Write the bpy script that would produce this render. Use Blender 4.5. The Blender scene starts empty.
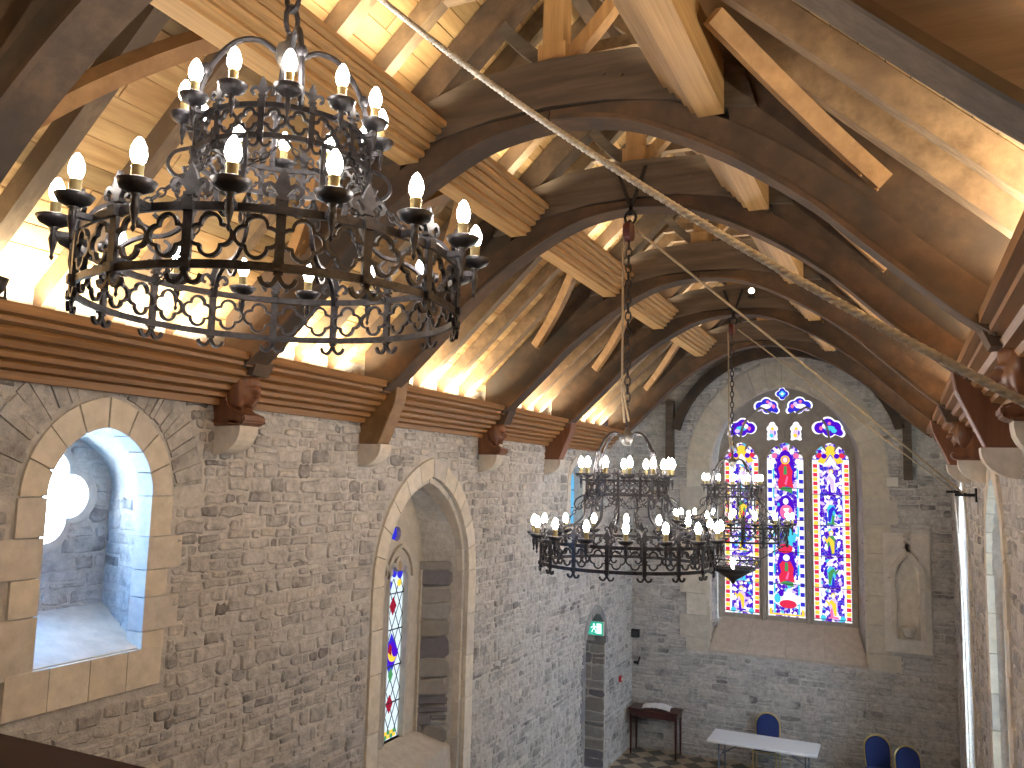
import bpy, bmesh, math, random
from mathutils import Vector, Matrix
from mathutils.geometry import tessellate_polygon
S = bpy.context.scene
COL = S.collection
PI = math.pi
# ------------------------------------------------------------------ camera, world, exposure
CAM = Vector((5.0, 0.0, 5.21))
FPX = 830.0
RX = Vector((0.9068386810818256, -0.025319715058437667, -0.4207166725043523))   # rows: world axes in camera frame
RY = Vector((0.4207290324594207, 0.11385708352638962, 0.900013136446699))
RZ = Vector((0.025113497158591545, -0.9931744441739448, 0.11390274667557913))
right = Vector((RX[0], RY[0], RZ[0])); down = Vector((RX[1], RY[1], RZ[1])); fwd = Vector((RX[2], RY[2], RZ[2]))
cd = bpy.data.cameras.new('camera'); cam = bpy.data.objects.new('camera', cd); COL.objects.link(cam)
M = Matrix.Identity(4)
for i in range(3):
    M[i][0] = right[i]; M[i][1] = -down[i]; M[i][2] = -fwd[i]; M[i][3] = CAM[i]
cam.matrix_world = M
cd.sensor_width = 36; cd.lens = 36*FPX/1024; cd.clip_start = .02
S.camera = cam
S.view_settings.view_transform = 'Standard'; S.view_settings.look = 'None'
S.view_settings.exposure = 0.75; S.view_settings.gamma = 1; S.view_settings.use_curve_mapping = False
w = bpy.data.worlds.new('overcast_sky'); S.world = w; w.use_nodes = True
bg = w.node_tree.nodes['Background']; bg.inputs[0].default_value = (.78, .90, 1, 1); bg.inputs[1].default_value = 15.0
COVE_W, BULB, FLOOD_W = 50.0, 62.0, 5.0
COVE_COL = (1, .87, .62); BULB_COL = (1, .93, .83)

W, D = 5.82, 16.74
MID = W/2
ZE = 6.15            # underside of rafters at the wall line
K = .96
TR = [2.42, 5.07, 7.0, 9.72, 12.0, 14.8]
def U(u): return ZE + K*u
R = random.Random(7)

# ------------------------------------------------------------------ materials
MATS = {}
class NT:
    def __init__(s, name):
        m = bpy.data.materials.new(name); m.use_nodes = True; s.m = m; s.t = m.node_tree; s.n = s.t.nodes
        s.b = s.n['Principled BSDF']; MATS[name] = m
    def new(s, typ, **kw):
        n = s.n.new(typ)
        for k, v in kw.items():
            if hasattr(n, k): setattr(n, k, v)
            else: n.inputs[k.replace('_', ' ')].default_value = v
        return n
    def link(s, a, b): s.t.links.new(a, b)
    def ramp(s, fac, stops, interp='LINEAR'):
        r = s.n.new('ShaderNodeValToRGB'); r.color_ramp.interpolation = interp
        e = r.color_ramp.elements
        while len(e) < len(stops): e.new(.5)
        for el, (p, c) in zip(e, stops): el.position = p; el.color = (*c, 1)
        s.link(fac, r.inputs[0]); return r.outputs[0]
    def mix(s, typ, fac, a, b):
        n = s.n.new('ShaderNodeMix'); n.data_type = 'RGBA'; n.blend_type = typ
        for sock, v in ((n.inputs[0], fac), (n.inputs[6], a), (n.inputs[7], b)):
            if isinstance(v, (int, float)): sock.default_value = v
            elif isinstance(v, tuple): sock.default_value = (*v, 1)
            else: s.link(v, sock)
        return n.outputs[2]
    def noise(s, vec, scale, detail=4, rough=.6):
        n = s.new('ShaderNodeTexNoise'); n.inputs['Scale'].default_value = scale
        n.inputs['Detail'].default_value = detail; n.inputs['Roughness'].default_value = rough
        if vec: s.link(vec, n.inputs['Vector'])
        return n.outputs['Fac']
    def obj(s, scale=(1, 1, 1), rand=False):
        c = s.new('ShaderNodeTexCoord'); mp = s.new('ShaderNodeMapping'); mp.inputs['Scale'].default_value = scale
        s.link(c.outputs['Object'], mp.inputs['Vector'])
        if rand:
            oi = s.new('ShaderNodeObjectInfo'); ml = s.new('ShaderNodeMath', operation='MULTIPLY'); ml.inputs[1].default_value = 37.
            s.link(oi.outputs['Random'], ml.inputs[0]); s.link(ml.outputs[0], mp.inputs['Location'])
        return mp.outputs[0]
    def bump(s, h, strength=.4, dist=.01):
        b = s.new('ShaderNodeBump'); b.inputs['Strength'].default_value = strength; b.inputs['Distance'].default_value = dist
        s.link(h, b.inputs['Height']); s.link(b.outputs[0], s.b.inputs['Normal'])

def wood(name, c1, c2, axis='y', rough=.55, var=.25, dark=None, island=False):
    t = NT(name)
    sc = {'x': (1.2, 16, 16), 'y': (16, 1.2, 16), 'y2': (38, .9, 38), 'z': (16, 16, 1.2), 'n': (7, 7, 7), 'sl': (9, 30, 9)}[axis]
    v = t.obj(sc, True)
    f = t.noise(v, 1.0, 6, .65)
    col = t.ramp(f, [(.25, c1), (.5, tuple((a+b)/2 for a, b in zip(c1, c2))), (.72, c2)])
    if dark:
        f2 = t.noise(t.obj((2.2, 2.2, 2.2), True), 1.0, 3, .5)
        col = t.mix('MIX', t.ramp(f2, [(.42, (0, 0, 0)), (.68, (1, 1, 1))]), col, dark)
    if island: rnd = t.new('ShaderNodeNewGeometry').outputs['Random Per Island']
    else: rnd = t.new('ShaderNodeObjectInfo').outputs['Random']
    g = t.ramp(rnd, [(0, (1-var,)*3), (.5, (1, 1-var*.3, 1-var*.45)), (1, (1+var*.5,)*3)])
    col = t.mix('MULTIPLY', 1.0, col, g)
    t.link(col, t.b.inputs['Base Color']); t.b.inputs['Roughness'].default_value = rough
    t.bump(f, .35, .006)
    return t.m
def plain(name, c, rough=.5, metal=0, nscale=None, amt=.25, emit=None, bump=0):
    t = NT(name); t.b.inputs['Roughness'].default_value = rough; t.b.inputs['Metallic'].default_value = metal
    if nscale:
        f = t.noise(t.obj(), nscale, 5)
        col = t.ramp(f, [(.3, tuple(x*(1-amt) for x in c)), (.7, tuple(min(1, x*(1+amt)) for x in c))])
        t.link(col, t.b.inputs['Base Color'])
        if bump: t.bump(f, bump, .01)
    else: t.b.inputs['Base Color'].default_value = (*c, 1)
    if emit:
        t.b.inputs['Emission Color'].default_value = (*emit[0], 1); t.b.inputs['Emission Strength'].default_value = emit[1]
    return t.m
def rubble():
    t = NT('rubble_stone'); v = t.obj()
    rnd = t.new('ShaderNodeNewGeometry').outputs['Random Per Island']
    col = t.ramp(rnd, [(0, (.20, .19, .19)), (.12, (.35, .335, .33)), (.4, (.47, .45, .435)), (.62, (.54, .51, .485)), (.8, (.41, .395, .395)), (.93, (.59, .55, .50)), (1, (.26, .25, .25))])
    f = t.noise(v, 11, 7, .7); f2 = t.noise(v, 3.1, 4, .6)
    col = t.mix('MULTIPLY', 1, col, t.ramp(f, [(.28, (.5,)*3), (.72, (1.4,)*3)]))
    smear = t.ramp(f2, [(.42, (0,)*3), (.62, (1,)*3)])
    sm = t.mix('MULTIPLY', 1, smear, (.7, .7, .7))
    col = t.mix('MIX', sm, col, t.ramp(f, [(.3, (.49, .47, .45)), (.7, (.69, .66, .635))]))
    t.link(col, t.b.inputs['Base Color']); t.b.inputs['Roughness'].default_value = .9
    t.bump(f, .9, .03)
    return t.m
def mortar():
    t = NT('lime_mortar'); v = t.obj(); f = t.noise(v, 16, 7, .7); f2 = t.noise(v, 2.2, 3)
    col = t.mix('MULTIPLY', 1, t.ramp(f, [(.25, (.46, .44, .42)), (.7, (.69, .66, .63))]), t.ramp(f2, [(.3, (.75,)*3), (.7, (1.1,)*3)]))
    t.link(col, t.b.inputs['Base Color']); t.b.inputs['Roughness'].default_value = .95; t.bump(f, .8, .03)
    return t.m
def ashlar(name, c, var=.16):
    t = NT(name); v = t.obj(); f = t.noise(v, 9, 6, .65)
    rnd = t.new('ShaderNodeNewGeometry').outputs['Random Per Island']
    col = t.mix('MULTIPLY', 1, t.ramp(f, [(.25, tuple(x*.8 for x in c)), (.7, tuple(x*1.12 for x in c))]),
                t.ramp(rnd, [(0, (1-var, 1-var, 1-var*.7)), (.5, (1, .97, .9)), (1, (1+var*.5,)*3)]))
    t.link(col, t.b.inputs['Base Color']); t.b.inputs['Roughness'].default_value = .85; t.bump(f, .3, .01)
    return t.m
GLOW = .85
def glass(name, c, cells=None):
    """leaded stained glass; emission stands in for daylight from outside"""
    t = NT(name); t.n.remove(t.b)
    em = t.new('ShaderNodeEmission'); out = t.n['Material Output']
    if cells:
        scale, stops, lead = cells
        vo = t.new('ShaderNodeTexVoronoi'); vo.inputs['Scale'].default_value = scale; v = t.obj(); t.link(v, vo.inputs['Vector'])
        sp = t.new('ShaderNodeSeparateColor'); t.link(vo.outputs['Color'], sp.inputs[0])
        col = t.ramp(sp.outputs[0], stops, 'CONSTANT')
        ve = t.new('ShaderNodeTexVoronoi'); ve.feature = 'DISTANCE_TO_EDGE'; ve.inputs['Scale'].default_value = scale; t.link(v, ve.inputs['Vector'])
        col = t.mix('MIX', t.ramp(ve.outputs['Distance'], [(lead, (1,)*3), (lead+.03, (0,)*3)]), col, (.4, .25, .6))
        t.link(col, em.inputs[0])
    else: em.inputs[0].default_value = (*c, 1)
    em.inputs[1].default_value = GLOW  # panes glow by themselves in place of daylight passing through
    t.link(em.outputs[0], out.inputs[0])
    return t.m
def clear(name, c):
    t = NT(name); t.n.remove(t.b)
    tr = t.new('ShaderNodeBsdfTransparent'); tr.inputs[0].default_value = (*c, 1)
    gl = t.new('ShaderNodeBsdfGlossy'); gl.inputs['Roughness'].default_value = .15
    mx = t.new('ShaderNodeMixShader'); mx.inputs[0].default_value = .04
    t.link(tr.outputs[0], mx.inputs[1]); t.link(gl.outputs[0], mx.inputs[2]); t.link(mx.outputs[0], t.n['Material Output'].inputs[0]); return t.m
def emis(name, c, s):
    t = NT(name); t.n.remove(t.b); e = t.new('ShaderNodeEmission'); e.inputs[0].default_value = (*c, 1); e.inputs[1].default_value = s
    t.link(e.outputs[0], t.n['Material Output'].inputs[0]); return t.m
def floor_mat():
    t = NT('chequered_tiles'); v = t.obj()
    mp = t.new('ShaderNodeMapping'); mp.inputs['Rotation'].default_value = (0, 0, PI/4); t.link(v, mp.inputs['Vector'])
    ch = t.new('ShaderNodeTexChecker'); ch.inputs['Scale'].default_value = 3.6; t.link(mp.outputs[0], ch.inputs['Vector'])
    ch.inputs['Color1'].default_value = (.50, .45, .36, 1); ch.inputs['Color2'].default_value = (.12, .12, .115, 1)
    f = t.noise(v, 3, 5); col = t.mix('MULTIPLY', 1, ch.outputs[0], t.ramp(f, [(.3, (.7,)*3), (.7, (1.2, 1.1, 1.0))]))
    t.link(col, t.b.inputs['Base Color']); t.b.inputs['Roughness'].default_value = .45; return t.m

m_rub, m_mor = rubble(), mortar()
m_ash = ashlar('cream_ashlar', (.68, .63, .56)); m_grash = ashlar('grey_ashlar', (.54, .50, .455)); m_pale = ashlar('pale_sandstone', (.68, .63, .57), .06)
m_trac = ashlar('shaded_tracery_stone', (.36, .325, .29), .08); m_wsur = ashlar('window_ashlar', (.62, .57, .49), .12); m_side = clear('side_glass', (.36, .38, .38)); m_side2 = clear('far_side_glass', (.72, .76, .80)); m_bclear = clear('daylight_tint_glass', (.26, .58, .90))
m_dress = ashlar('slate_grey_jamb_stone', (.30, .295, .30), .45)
m_board = wood('oak_boards', (.30, .18, .075), (.60, .43, .215), 'y', .6, .40, None, True)
m_sheet = plain('roof_light_block', (.05, .04, .03), .9)  # unseen opaque sheet added above the boards to block light
m_raft = wood('weathered_rafter_oak', (.12, .08, .045), (.33, .24, .145), 'sl', .65, .3, (.15, .11, .08))
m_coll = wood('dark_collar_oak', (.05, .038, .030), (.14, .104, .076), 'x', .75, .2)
m_brace = wood('red_brown_oak', (.060, .037, .023), (.145, .087, .050), 'n', .8, .3, (.05, .037, .029))
m_prin = wood('brown_oak', (.05, .031, .02), (.14, .088, .052), 'n', .8, .25, (.05, .038, .03))
m_wind = wood('honey_oak', (.20, .10, .036), (.38, .22, .09), 'n', .5, .2)
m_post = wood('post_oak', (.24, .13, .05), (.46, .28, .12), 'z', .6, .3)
m_purl = wood('new_oak', (.29, .165, .066), (.55, .35, .16), 'y2', .55, .06)
m_corn = wood('varnished_pine', (.17, .078, .024), (.35, .17, .055), 'y2', .5, .05)
m_head = wood('carved_oak', (.13, .048, .022), (.24, .10, .045), 'z', .4, .2)
m_rail = wood('rail_mahogany', (.018, .008, .006), (.035, .013, .009), 'x', .8, .05); m_rail.node_tree.nodes['Principled BSDF'].inputs['Specular IOR Level'].default_value = .1
m_iron = plain('wrought_iron', (.045, .042, .048), .45, .6, 30, .5, None, .3)
m_brass = plain('candle_brass', (.50, .40, .20), .35, .7)
m_bulb = emis('lit_bulb', BULB_COL, BULB)
m_black = plain('black_metal', (.02, .02, .022), .4, .3)
m_rope = plain('hemp_rope', (.58, .54, .48), .9, 0, 60, .3); m_cord = plain('pale_cord', (.40, .32, .22), .9, 0, 60, .2)
m_pulley = plain('red_painted_iron', (.10, .022, .02), .45, .2)
m_floor = floor_mat()
m_white = plain('white_laminate', (.80, .82, .86), .35); m_box = plain('white_plastic', (.7, .68, .62), .5)
m_blue = plain('blue_upholstery', (.022, .045, .19), .85, 0, 60, .2); m_gold = plain('gold_frame', (.72, .58, .25), .3, .6)
m_table = wood('dark_mahogany', (.035, .012, .012), (.09, .03, .025), 'x', .3, .1)
m_steel = plain('grey_steel', (.16, .2, .26), .4, .6); m_paper = plain('crumpled_paper', (.8, .8, .82), .8)
m_green = plain('exit_green', (.0, .30, .16), .4, 0, None, 0, ((.04, .5, .36), .55)); m_signw = plain('exit_white', (.9, 1, .95), .4, 0, None, 0, ((.8, 1, .95), .7))
m_red = plain('alarm_red', (.5, .02, .02), .4); m_lens = emis('flood_lens', (1, .85, .6), 12)
m_door = wood('door_oak', (.05, .025, .012), (.11, .06, .03), 'z', .5, .1)
m_clear = clear('pale_glass', (.93, .97, 1)); m_lead = plain('lead', (.03, .03, .035), .6, .2)
G = {n: glass('glass_'+n, c) for n, c in dict(white=(1, 1, 1.05), red=(.62, .025, .07), darkred=(.25, .012, .03), yellow=(.9, .55, .05), blue=(.03, .025, .5), violet=(.065, .006, .46), cyan=(.06, .5, .66), green=(.06, .25, .09), lilac=(.6, .45, .88), pink=(.8, .14, .32), pale=(.60, .72, .80), sky=(.12, .40, .66)).items()}
m_mosA = glass('glass_mosaic_light', None, (17, [(0, (.065, .006, .46)), (.32, (1, 1, 1.05)), (.64, (.03, .025, .5)), (.84, (.6, .45, .88)), (.95, (.06, .5, .66))], .02))

# ------------------------------------------------------------------ mesh helpers
def NB(): return bmesh.new()
def world_loc(o):
    l = Vector((0, 0, 0))
    while o: l += o.location; o = o.parent
    return l
def obj(name, bm, mats, parent=None, smooth=False, world=True, loc=None):
    """link bm as one mesh object; with world=True its vertices are world coordinates"""
    me = bpy.data.meshes.new(name)
    if not isinstance(mats, (list, tuple)): mats = [mats]
    for m in mats: me.materials.append(m)
    if smooth:
        for f in bm.faces: f.smooth = True
    o = bpy.data.objects.new(name, me); COL.objects.link(o)
    off = Vector((0, 0, 0))
    if parent:
        o.parent = parent
        if world: off = world_loc(parent)
    if loc is not None: o.location = Vector(loc)-off; off = Vector(loc)
    if off.length: bmesh.ops.translate(bm, verts=bm.verts, vec=-off)
    bm.normal_update(); bm.to_mesh(me); bm.free()
    return o
def thing(name, label, cat, loc=(0, 0, 0), group=None):
    o = bpy.data.objects.new(name, None); COL.objects.link(o); o.location = loc; o.empty_display_size = .1
    o['label'] = label; o['category'] = cat
    if group: o['group'] = group
    return o
def tag(o, label, cat, group=None):
    o['label'] = label; o['category'] = cat
    if group: o['group'] = group
    return o
def struct(name, bm, mats, parent=None, smooth=False):
    o = obj(name, bm, mats, parent, smooth)
    if not parent: o['kind'] = 'structure'
    return o
KIDS = {}
def copy_tree(o, parent=None, loc=None, rz=None):
    c = o.copy(); COL.objects.link(c)
    if parent: c.parent = parent
    if loc is not None: c.location = loc
    if rz is not None: c.rotation_euler.z = rz
    for ch in o.children: copy_tree(ch, c)
    return c
def poly3(bm, pts, mi=0):
    vs = [bm.verts.new(p) for p in pts]; f = bm.faces.new(vs); f.material_index = mi; return vs
def prism(bm, pts, mp, d0, d1, mi=0):
    """closed solid: 2-D outline pts (may be concave) mapped by mp(u, v, d) between depths d0 and d1"""
    n = len(pts)
    a = [bm.verts.new(mp(u, v, d0)) for u, v in pts]; b = [bm.verts.new(mp(u, v, d1)) for u, v in pts]
    tri = tessellate_polygon([[Vector((u, v, 0)) for u, v in pts]]) if n > 4 else [tuple(range(n))]
    fs = []
    for t in tri:
        try: fs.append(bm.faces.new([a[i] for i in t])); fs.append(bm.faces.new([b[i] for i in reversed(t)]))
        except ValueError: pass
    for i in range(n):
        j = (i+1) % n; fs.append(bm.faces.new((a[i], b[i], b[j], a[j])))
    for f in fs: f.material_index = mi
    bmesh.ops.recalc_face_normals(bm, faces=fs)
def box(bm, c, s, mi=0, rot=None):
    x, y, z = s[0]/2, s[1]/2, s[2]/2
    vs = []
    for dx, dy, dz in ((-x, -y, -z), (x, -y, -z), (x, y, -z), (-x, y, -z), (-x, -y, z), (x, -y, z), (x, y, z), (-x, y, z)):
        p = Vector((dx, dy, dz))
        if rot: p = rot @ p
        vs.append(bm.verts.new(p+Vector(c)))
    for q in ((0, 3, 2, 1), (4, 5, 6, 7), (0, 1, 5, 4), (1, 2, 6, 5), (2, 3, 7, 6), (3, 0, 4, 7)):
        bm.faces.new([vs[i] for i in q]).material_index = mi
def beam(bm, p, q, w_, h, up=(0, 0, 1), mi=0):
    p, q = Vector(p), Vector(q); d = (q-p).normalized(); s = d.cross(Vector(up)).normalized(); u = s.cross(d)
    vs = [bm.verts.new(e+s*(sx*w_/2)+u*(sy*h/2)) for e in (p, q) for sx, sy in ((-1, -1), (1, -1), (1, 1), (-1, 1))]
    fs = [bm.faces.new([vs[i] for i in k]) for k in ((0, 1, 2, 3), (7, 6, 5, 4), (0, 4, 5, 1), (1, 5, 6, 2), (2, 6, 7, 3), (3, 7, 4, 0))]
    for f in fs: f.material_index = mi
    bmesh.ops.recalc_face_normals(bm, faces=fs)
def sweep(bm, path, sec, closed=False, up=(0, 0, 1), twist=0, mi=0):
    """sweep section [(a, b)] along path; a goes sideways, b along up"""
    path = [Vector(p) for p in path]; n = len(path); rings = []
    upv = Vector(up); dist = 0
    for i, p in enumerate(path):
        if closed: t = path[(i+1) % n]-path[i-1]
        else: t = path[min(i+1, n-1)]-path[max(i-1, 0)]
        t.normalize(); u = upv-t*upv.dot(t)
        if u.length < 1e-4: u = Vector((1, 0, 0))-t*t.x
        u.normalize(); s = t.cross(u)
        if i: dist += (p-path[i-1]).length
        ang = twist*dist; ca, sa = math.cos(ang), math.sin(ang)
        rings.append([bm.verts.new(p+s*(a*ca-b*sa)+u*(a*sa+b*ca)) for a, b in sec])
    m = len(sec); fs = []
    for i in range(n if closed else n-1):
        A, B = rings[i], rings[(i+1) % n]
        for j in range(m): fs.append(bm.faces.new((A[j], A[(j+1) % m], B[(j+1) % m], B[j])))
    if not closed:
        fs.append(bm.faces.new(rings[0][::-1])); fs.append(bm.faces.new(rings[-1]))
    for f in fs: f.material_index = mi
    bmesh.ops.recalc_face_normals(bm, faces=fs)
def circ(r, n=8): return [(r*math.cos(2*PI*i/n), r*math.sin(2*PI*i/n)) for i in range(n)]
def rect(a, b): return [(-a/2, -b/2), (a/2, -b/2), (a/2, b/2), (-a/2, b/2)]
def tube(bm, path, r, n=8, up=(0, 0, 1), closed=False, mi=0): sweep(bm, path, circ(r, n), closed, up, 0, mi)
def lathe(bm, prof, n=16, c=(0, 0, 0), mi=0):
    c = Vector(c); rings = []
    for r, z in prof:
        if r < 1e-5: rings.append([bm.verts.new(c+Vector((0, 0, z)))])
        else: rings.append([bm.verts.new(c+Vector((r*math.cos(2*PI*i/n), r*math.sin(2*PI*i/n), z))) for i in range(n)])
    fs = []
    for A, B in zip(rings, rings[1:]):
        for i in range(n):
            j = (i+1) % n
            if len(A) == 1 and len(B) == 1: continue
            if len(A) == 1: fs.append(bm.faces.new((A[0], B[j], B[i])))
            elif len(B) == 1: fs.append(bm.faces.new((A[i], A[j], B[0])))
            else: fs.append(bm.faces.new((A[i], A[j], B[j], B[i])))
    for f in fs: f.material_index = mi; f.smooth = True
    bmesh.ops.recalc_face_normals(bm, faces=fs)
def bez(p0, p1, p2, n=10):
    p0, p1, p2 = Vector(p0), Vector(p1), Vector(p2)
    return [p0*(1-t)**2+p1*2*t*(1-t)+p2*t*t for t in (i/n for i in range(n+1))]
def spline(pts, n=6):
    P = [Vector(p) for p in pts]; P = [P[0]*2-P[1]]+P+[P[-1]*2-P[-2]]; out = []
    for i in range(1, len(P)-2):
        for k in range(n):
            t = k/n; a, b, c, d = P[i-1:i+3]
            out.append(.5*((2*b)+(c-a)*t+(2*a-5*b+4*c-d)*t*t+(3*b-a-3*c+d)*t**3))
    out.append(P[-2]); return out
def bevel(bm, wd, seg=1):
    bmesh.ops.bevel(bm, geom=bm.edges[:], offset=wd, segments=seg, affect='EDGES', clamp_overlap=True)

mpL = lambda u, v, d: Vector((d, u, v))
mpE = lambda u, v, d: Vector((u, D-d, v))
mpR = lambda u, v, d: Vector((W-d, u, v))
def pointed(cx, a, zs, h, n=10, z0=None):
    """outline of a pointed arch, from bottom left over the apex to bottom right"""
    r = (a*a+h*h)/(2*a); c = r-a; pts = []
    th1 = math.atan2(h, c)
    for i in range(n+1):
        th = th1*i/n; pts.append((cx+c-r*math.cos(th), zs+r*math.sin(th)))
    rt = [(2*cx-x, z) for x, z in pts[::-1]][1:]
    pts += rt
    if z0 is not None: pts = [(cx-a, z0)]+pts+[(cx+a, z0)]
    return pts
def intervals(polys, v):
    out = []
    for P in polys:
        xs = []
        for (x0, y0), (x1, y1) in zip(P, P[1:]+P[:1]):
            if (y0 > v) != (y1 > v): xs.append(x0+(v-y0)*(x1-x0)/(y1-y0))
        xs.sort(); out += [(xs[i], xs[i+1]) for i in range(0, len(xs)-1, 2)]
    return out
def merge(iv):
    iv = sorted(iv); out = []
    for a, b in iv:
        if out and a <= out[-1][1]: out[-1] = (out[-1][0], max(b, out[-1][1]))
        else: out.append((a, b))
    return out
def stone(bm, u0, u1, v0, v1, mp, rn, dmax, mi):
    g = .0045; u0 += g; u1 -= g; v0 += g; v1 -= g
    wd, h = u1-u0, v1-v0
    if wd < .02 or h < .02: return
    c = min(wd, h)*.28; j = lambda s: rn.uniform(-s, s)
    jw, jh = min(wd*.1, .02), min(h*.16, .016)
    P = [(u0+c*rn.uniform(.3, 1), v0), (u0+wd*.5+j(wd*.1), v0), (u1-c*rn.uniform(.3, 1), v0), (u1, v0+c*rn.uniform(.3, 1)), (u1, v1-c*rn.uniform(.3, 1)), (u1-c*rn.uniform(.3, 1), v1), (u0+wd*.5, v1), (u0+c*rn.uniform(.3, 1), v1), (u0, v1-c*rn.uniform(.3, 1)), (u0, v0+c*rn.uniform(.3, 1))]
    P = [(u+j(jw*.6), v+j(jh)) for u, v in P]
    cu, cv = (u0+u1)/2, (v0+v1)/2; d = rn.uniform(.004, dmax); ins = min(.016, wd*.2, h*.2)
    A = [bm.verts.new(mp(u, v, -.004)) for u, v in P]
    B = [bm.verts.new(mp(u+(cu-u)*ins/(wd/2), v+(cv-v)*ins/(h/2), d+rn.uniform(-.003, .003))) for u, v in P]
    n = len(P)
    bm.faces.new(B).material_index = mi
    for i in range(n): bm.faces.new((A[i], A[(i+1) % n], B[(i+1) % n], B[i])).material_index = mi
def stones(bm, mp, u0, u1, v0, v1, block, seed, hr=(.055, .165), wr=(.09, .34), dmax=.022, mi=1, lim=None):
    rn = random.Random(seed); v = v0
    while v < v1-.04:
        h = min(rn.uniform(*hr), v1-v)
        iv = []
        for q in (.05, .5, .95): iv += intervals(block, v+h*q)
        iv = merge(iv); a0, a1 = (u0, u1) if not lim else lim(v+h)
        free = []; x = a0
        for a, b in iv:
            if a > x: free.append((x, min(a, a1)))
            x = max(x, b)
        if x < a1: free.append((x, a1))
        for a, b in free:
            x = a
            while x < b-.03:
                wd = rn.uniform(*wr)*(.7+h*2.2)
                if b-x-wd < .1: wd = b-x
                if h > .13 and rn.random() < .3:
                    k = rn.uniform(.35, .65); stone(bm, x, x+wd, v, v+h*k, mp, rn, dmax, mi); stone(bm, x, x+wd, v+h*k, v+h, mp, rn, dmax, mi)
                else:
                    dz = rn.uniform(-.012, .012); stone(bm, x, x+wd, v+dz, v+h+dz, mp, rn, dmax, mi)
                x += wd
        v += h
def wall(bm, outer, holes, mp, thick, backs=None):
    """mortar core with openings right through it; holes may splay to the outlines in backs"""
    backs = backs or holes; loops = [outer]+holes; lb = [outer]+backs
    F = [[bm.verts.new(mp(u, v, 0)) for u, v in L] for L in loops]; B = [[bm.verts.new(mp(u, v, -thick)) for u, v in L] for L in lb]
    for loop, vs in ((loops, F), (lb, B)):
        flat = [x for L in vs for x in L]
        for t in tessellate_polygon([[Vector((u, v, 0)) for u, v in L] for L in loop]):
            try: bm.faces.new([flat[i] for i in t])
            except ValueError: pass
    for f, b in zip(F, B):
        for i in range(len(f)):
            j = (i+1) % len(f); bm.faces.new((f[i], f[j], b[j], b[i]))
    bmesh.ops.recalc_face_normals(bm, faces=bm.faces[:])
def surround(bm, mp, cx, a, zs, h, z0, wd, df, db, nv, seed=1, quoin=.0, bh=.3, mi=0, sides=(-1, 1), gap=.005):
    """dressed blocks round a pointed opening: voussoirs over jamb blocks, each block a solid of its own"""
    rn = random.Random(seed)
    inn = pointed(cx, a, zs, h, nv*3); out = pointed(cx, a+wd, zs, h+wd*1.15, nv*3)
    m = len(inn)
    for i in range(0, m-1, 3):
        q = [inn[i], inn[i+1], inn[i+2], inn[i+3], out[i+3], out[i+2], out[i+1], out[i]]
        cu = sum(p[0] for p in q)/8; cv = sum(p[1] for p in q)/8; L = math.hypot(q[0][0]-q[3][0], q[0][1]-q[3][1]); k = 1-gap*2/max(L, .05)
        prism(bm, [(cu+(u-cu)*k, cv+(v-cv)*k) for u, v in q], mp, df+rn.uniform(-.003, .003), db, mi)
    for s in sides:
        z = zs; i = 0
        while z > z0+.02:
            b = min(rn.uniform(bh*.8, bh*1.25), z-z0)
            if z-b-z0 < .1: b = z-z0
            w2 = wd+(quoin if i % 2 else 0)
            u0, u1 = cx+s*a, cx+s*(a+w2)
            prism(bm, [(min(u0, u1), z-b+gap), (max(u0, u1), z-b+gap), (max(u0, u1), z-gap), (min(u0, u1), z-gap)], mp, df+rn.uniform(-.003, .003), db, mi)
            z -= b; i += 1
def lobed(cx, cz, circles, n=64, a0=0, a1=2*PI, rmin=.01):
    """outline of a union of circles seen from (cx, cz)"""
    pts = []
    for i in range(n):
        th = a0+(a1-a0)*i/(n if a1-a0 > 6.28 else n-1); dx, dz = math.cos(th), math.sin(th); best = rmin
        for ox, oz, r in circles:
            b = dx*ox+dz*oz; c = ox*ox+oz*oz-r*r; q = b*b-c
            if q > 0: best = max(best, b+math.sqrt(q))
        pts.append((cx+dx*best, cz+dz*best))
    return pts
def quatre(cx, cz, r, n=48): return lobed(cx, cz, [(r*.52, 0, r*.48), (-r*.52, 0, r*.48), (0, r*.52, r*.48), (0, -r*.52, r*.48)], n)
def cusped(cx, a, z0, zs, k=1.0):
    """lancet light with a five-lobed head, anticlockwise from bottom left"""
    head = lobed(cx, zs, [(a*.72, a*.10, a*.27), (a*.54, a*.56*k, a*.26), (0, a*.80*k, a*.30), (-a*.54, a*.56*k, a*.26), (-a*.72, a*.10, a*.27), (0, 0, a*.55)], 33, 0, PI)
    return [(cx-a, z0), (cx+a, z0), (cx+a, zs-.02)]+head[1:-1]+[(cx-a, zs-.02)]
def plate(bm, outer, holes, mp, d0, d1, mi=0):
    loops = [outer]+holes
    A = [[bm.verts.new(mp(u, v, d0)) for u, v in L] for L in loops]; B = [[bm.verts.new(mp(u, v, d1)) for u, v in L] for L in loops]
    fs = []
    tri = tessellate_polygon([[Vector((u, v, 0)) for u, v in L] for L in loops])
    for vs in (A, B):
        flat = [x for L in vs for x in L]
        for t in tri:
            try: fs.append(bm.faces.new([flat[i] for i in t]))
            except ValueError: pass
    for f, b in zip(A, B):
        for i in range(len(f)):
            j = (i+1) % len(f); fs.append(bm.faces.new((f[i], f[j], b[j], b[i])))
    for f in fs: f.material_index = mi
    bmesh.ops.recalc_face_normals(bm, faces=fs)
def pane(bm, pts, mp, d, mi=0, th=.006): prism(bm, pts, mp, d, d-th, mi)

# ------------------------------------------------------------------ the room
bm = NB(); box(bm, (W/2, 7.5, -.15), (W+1.7, 20.5, .3)); struct('floor', bm, m_floor)

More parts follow.
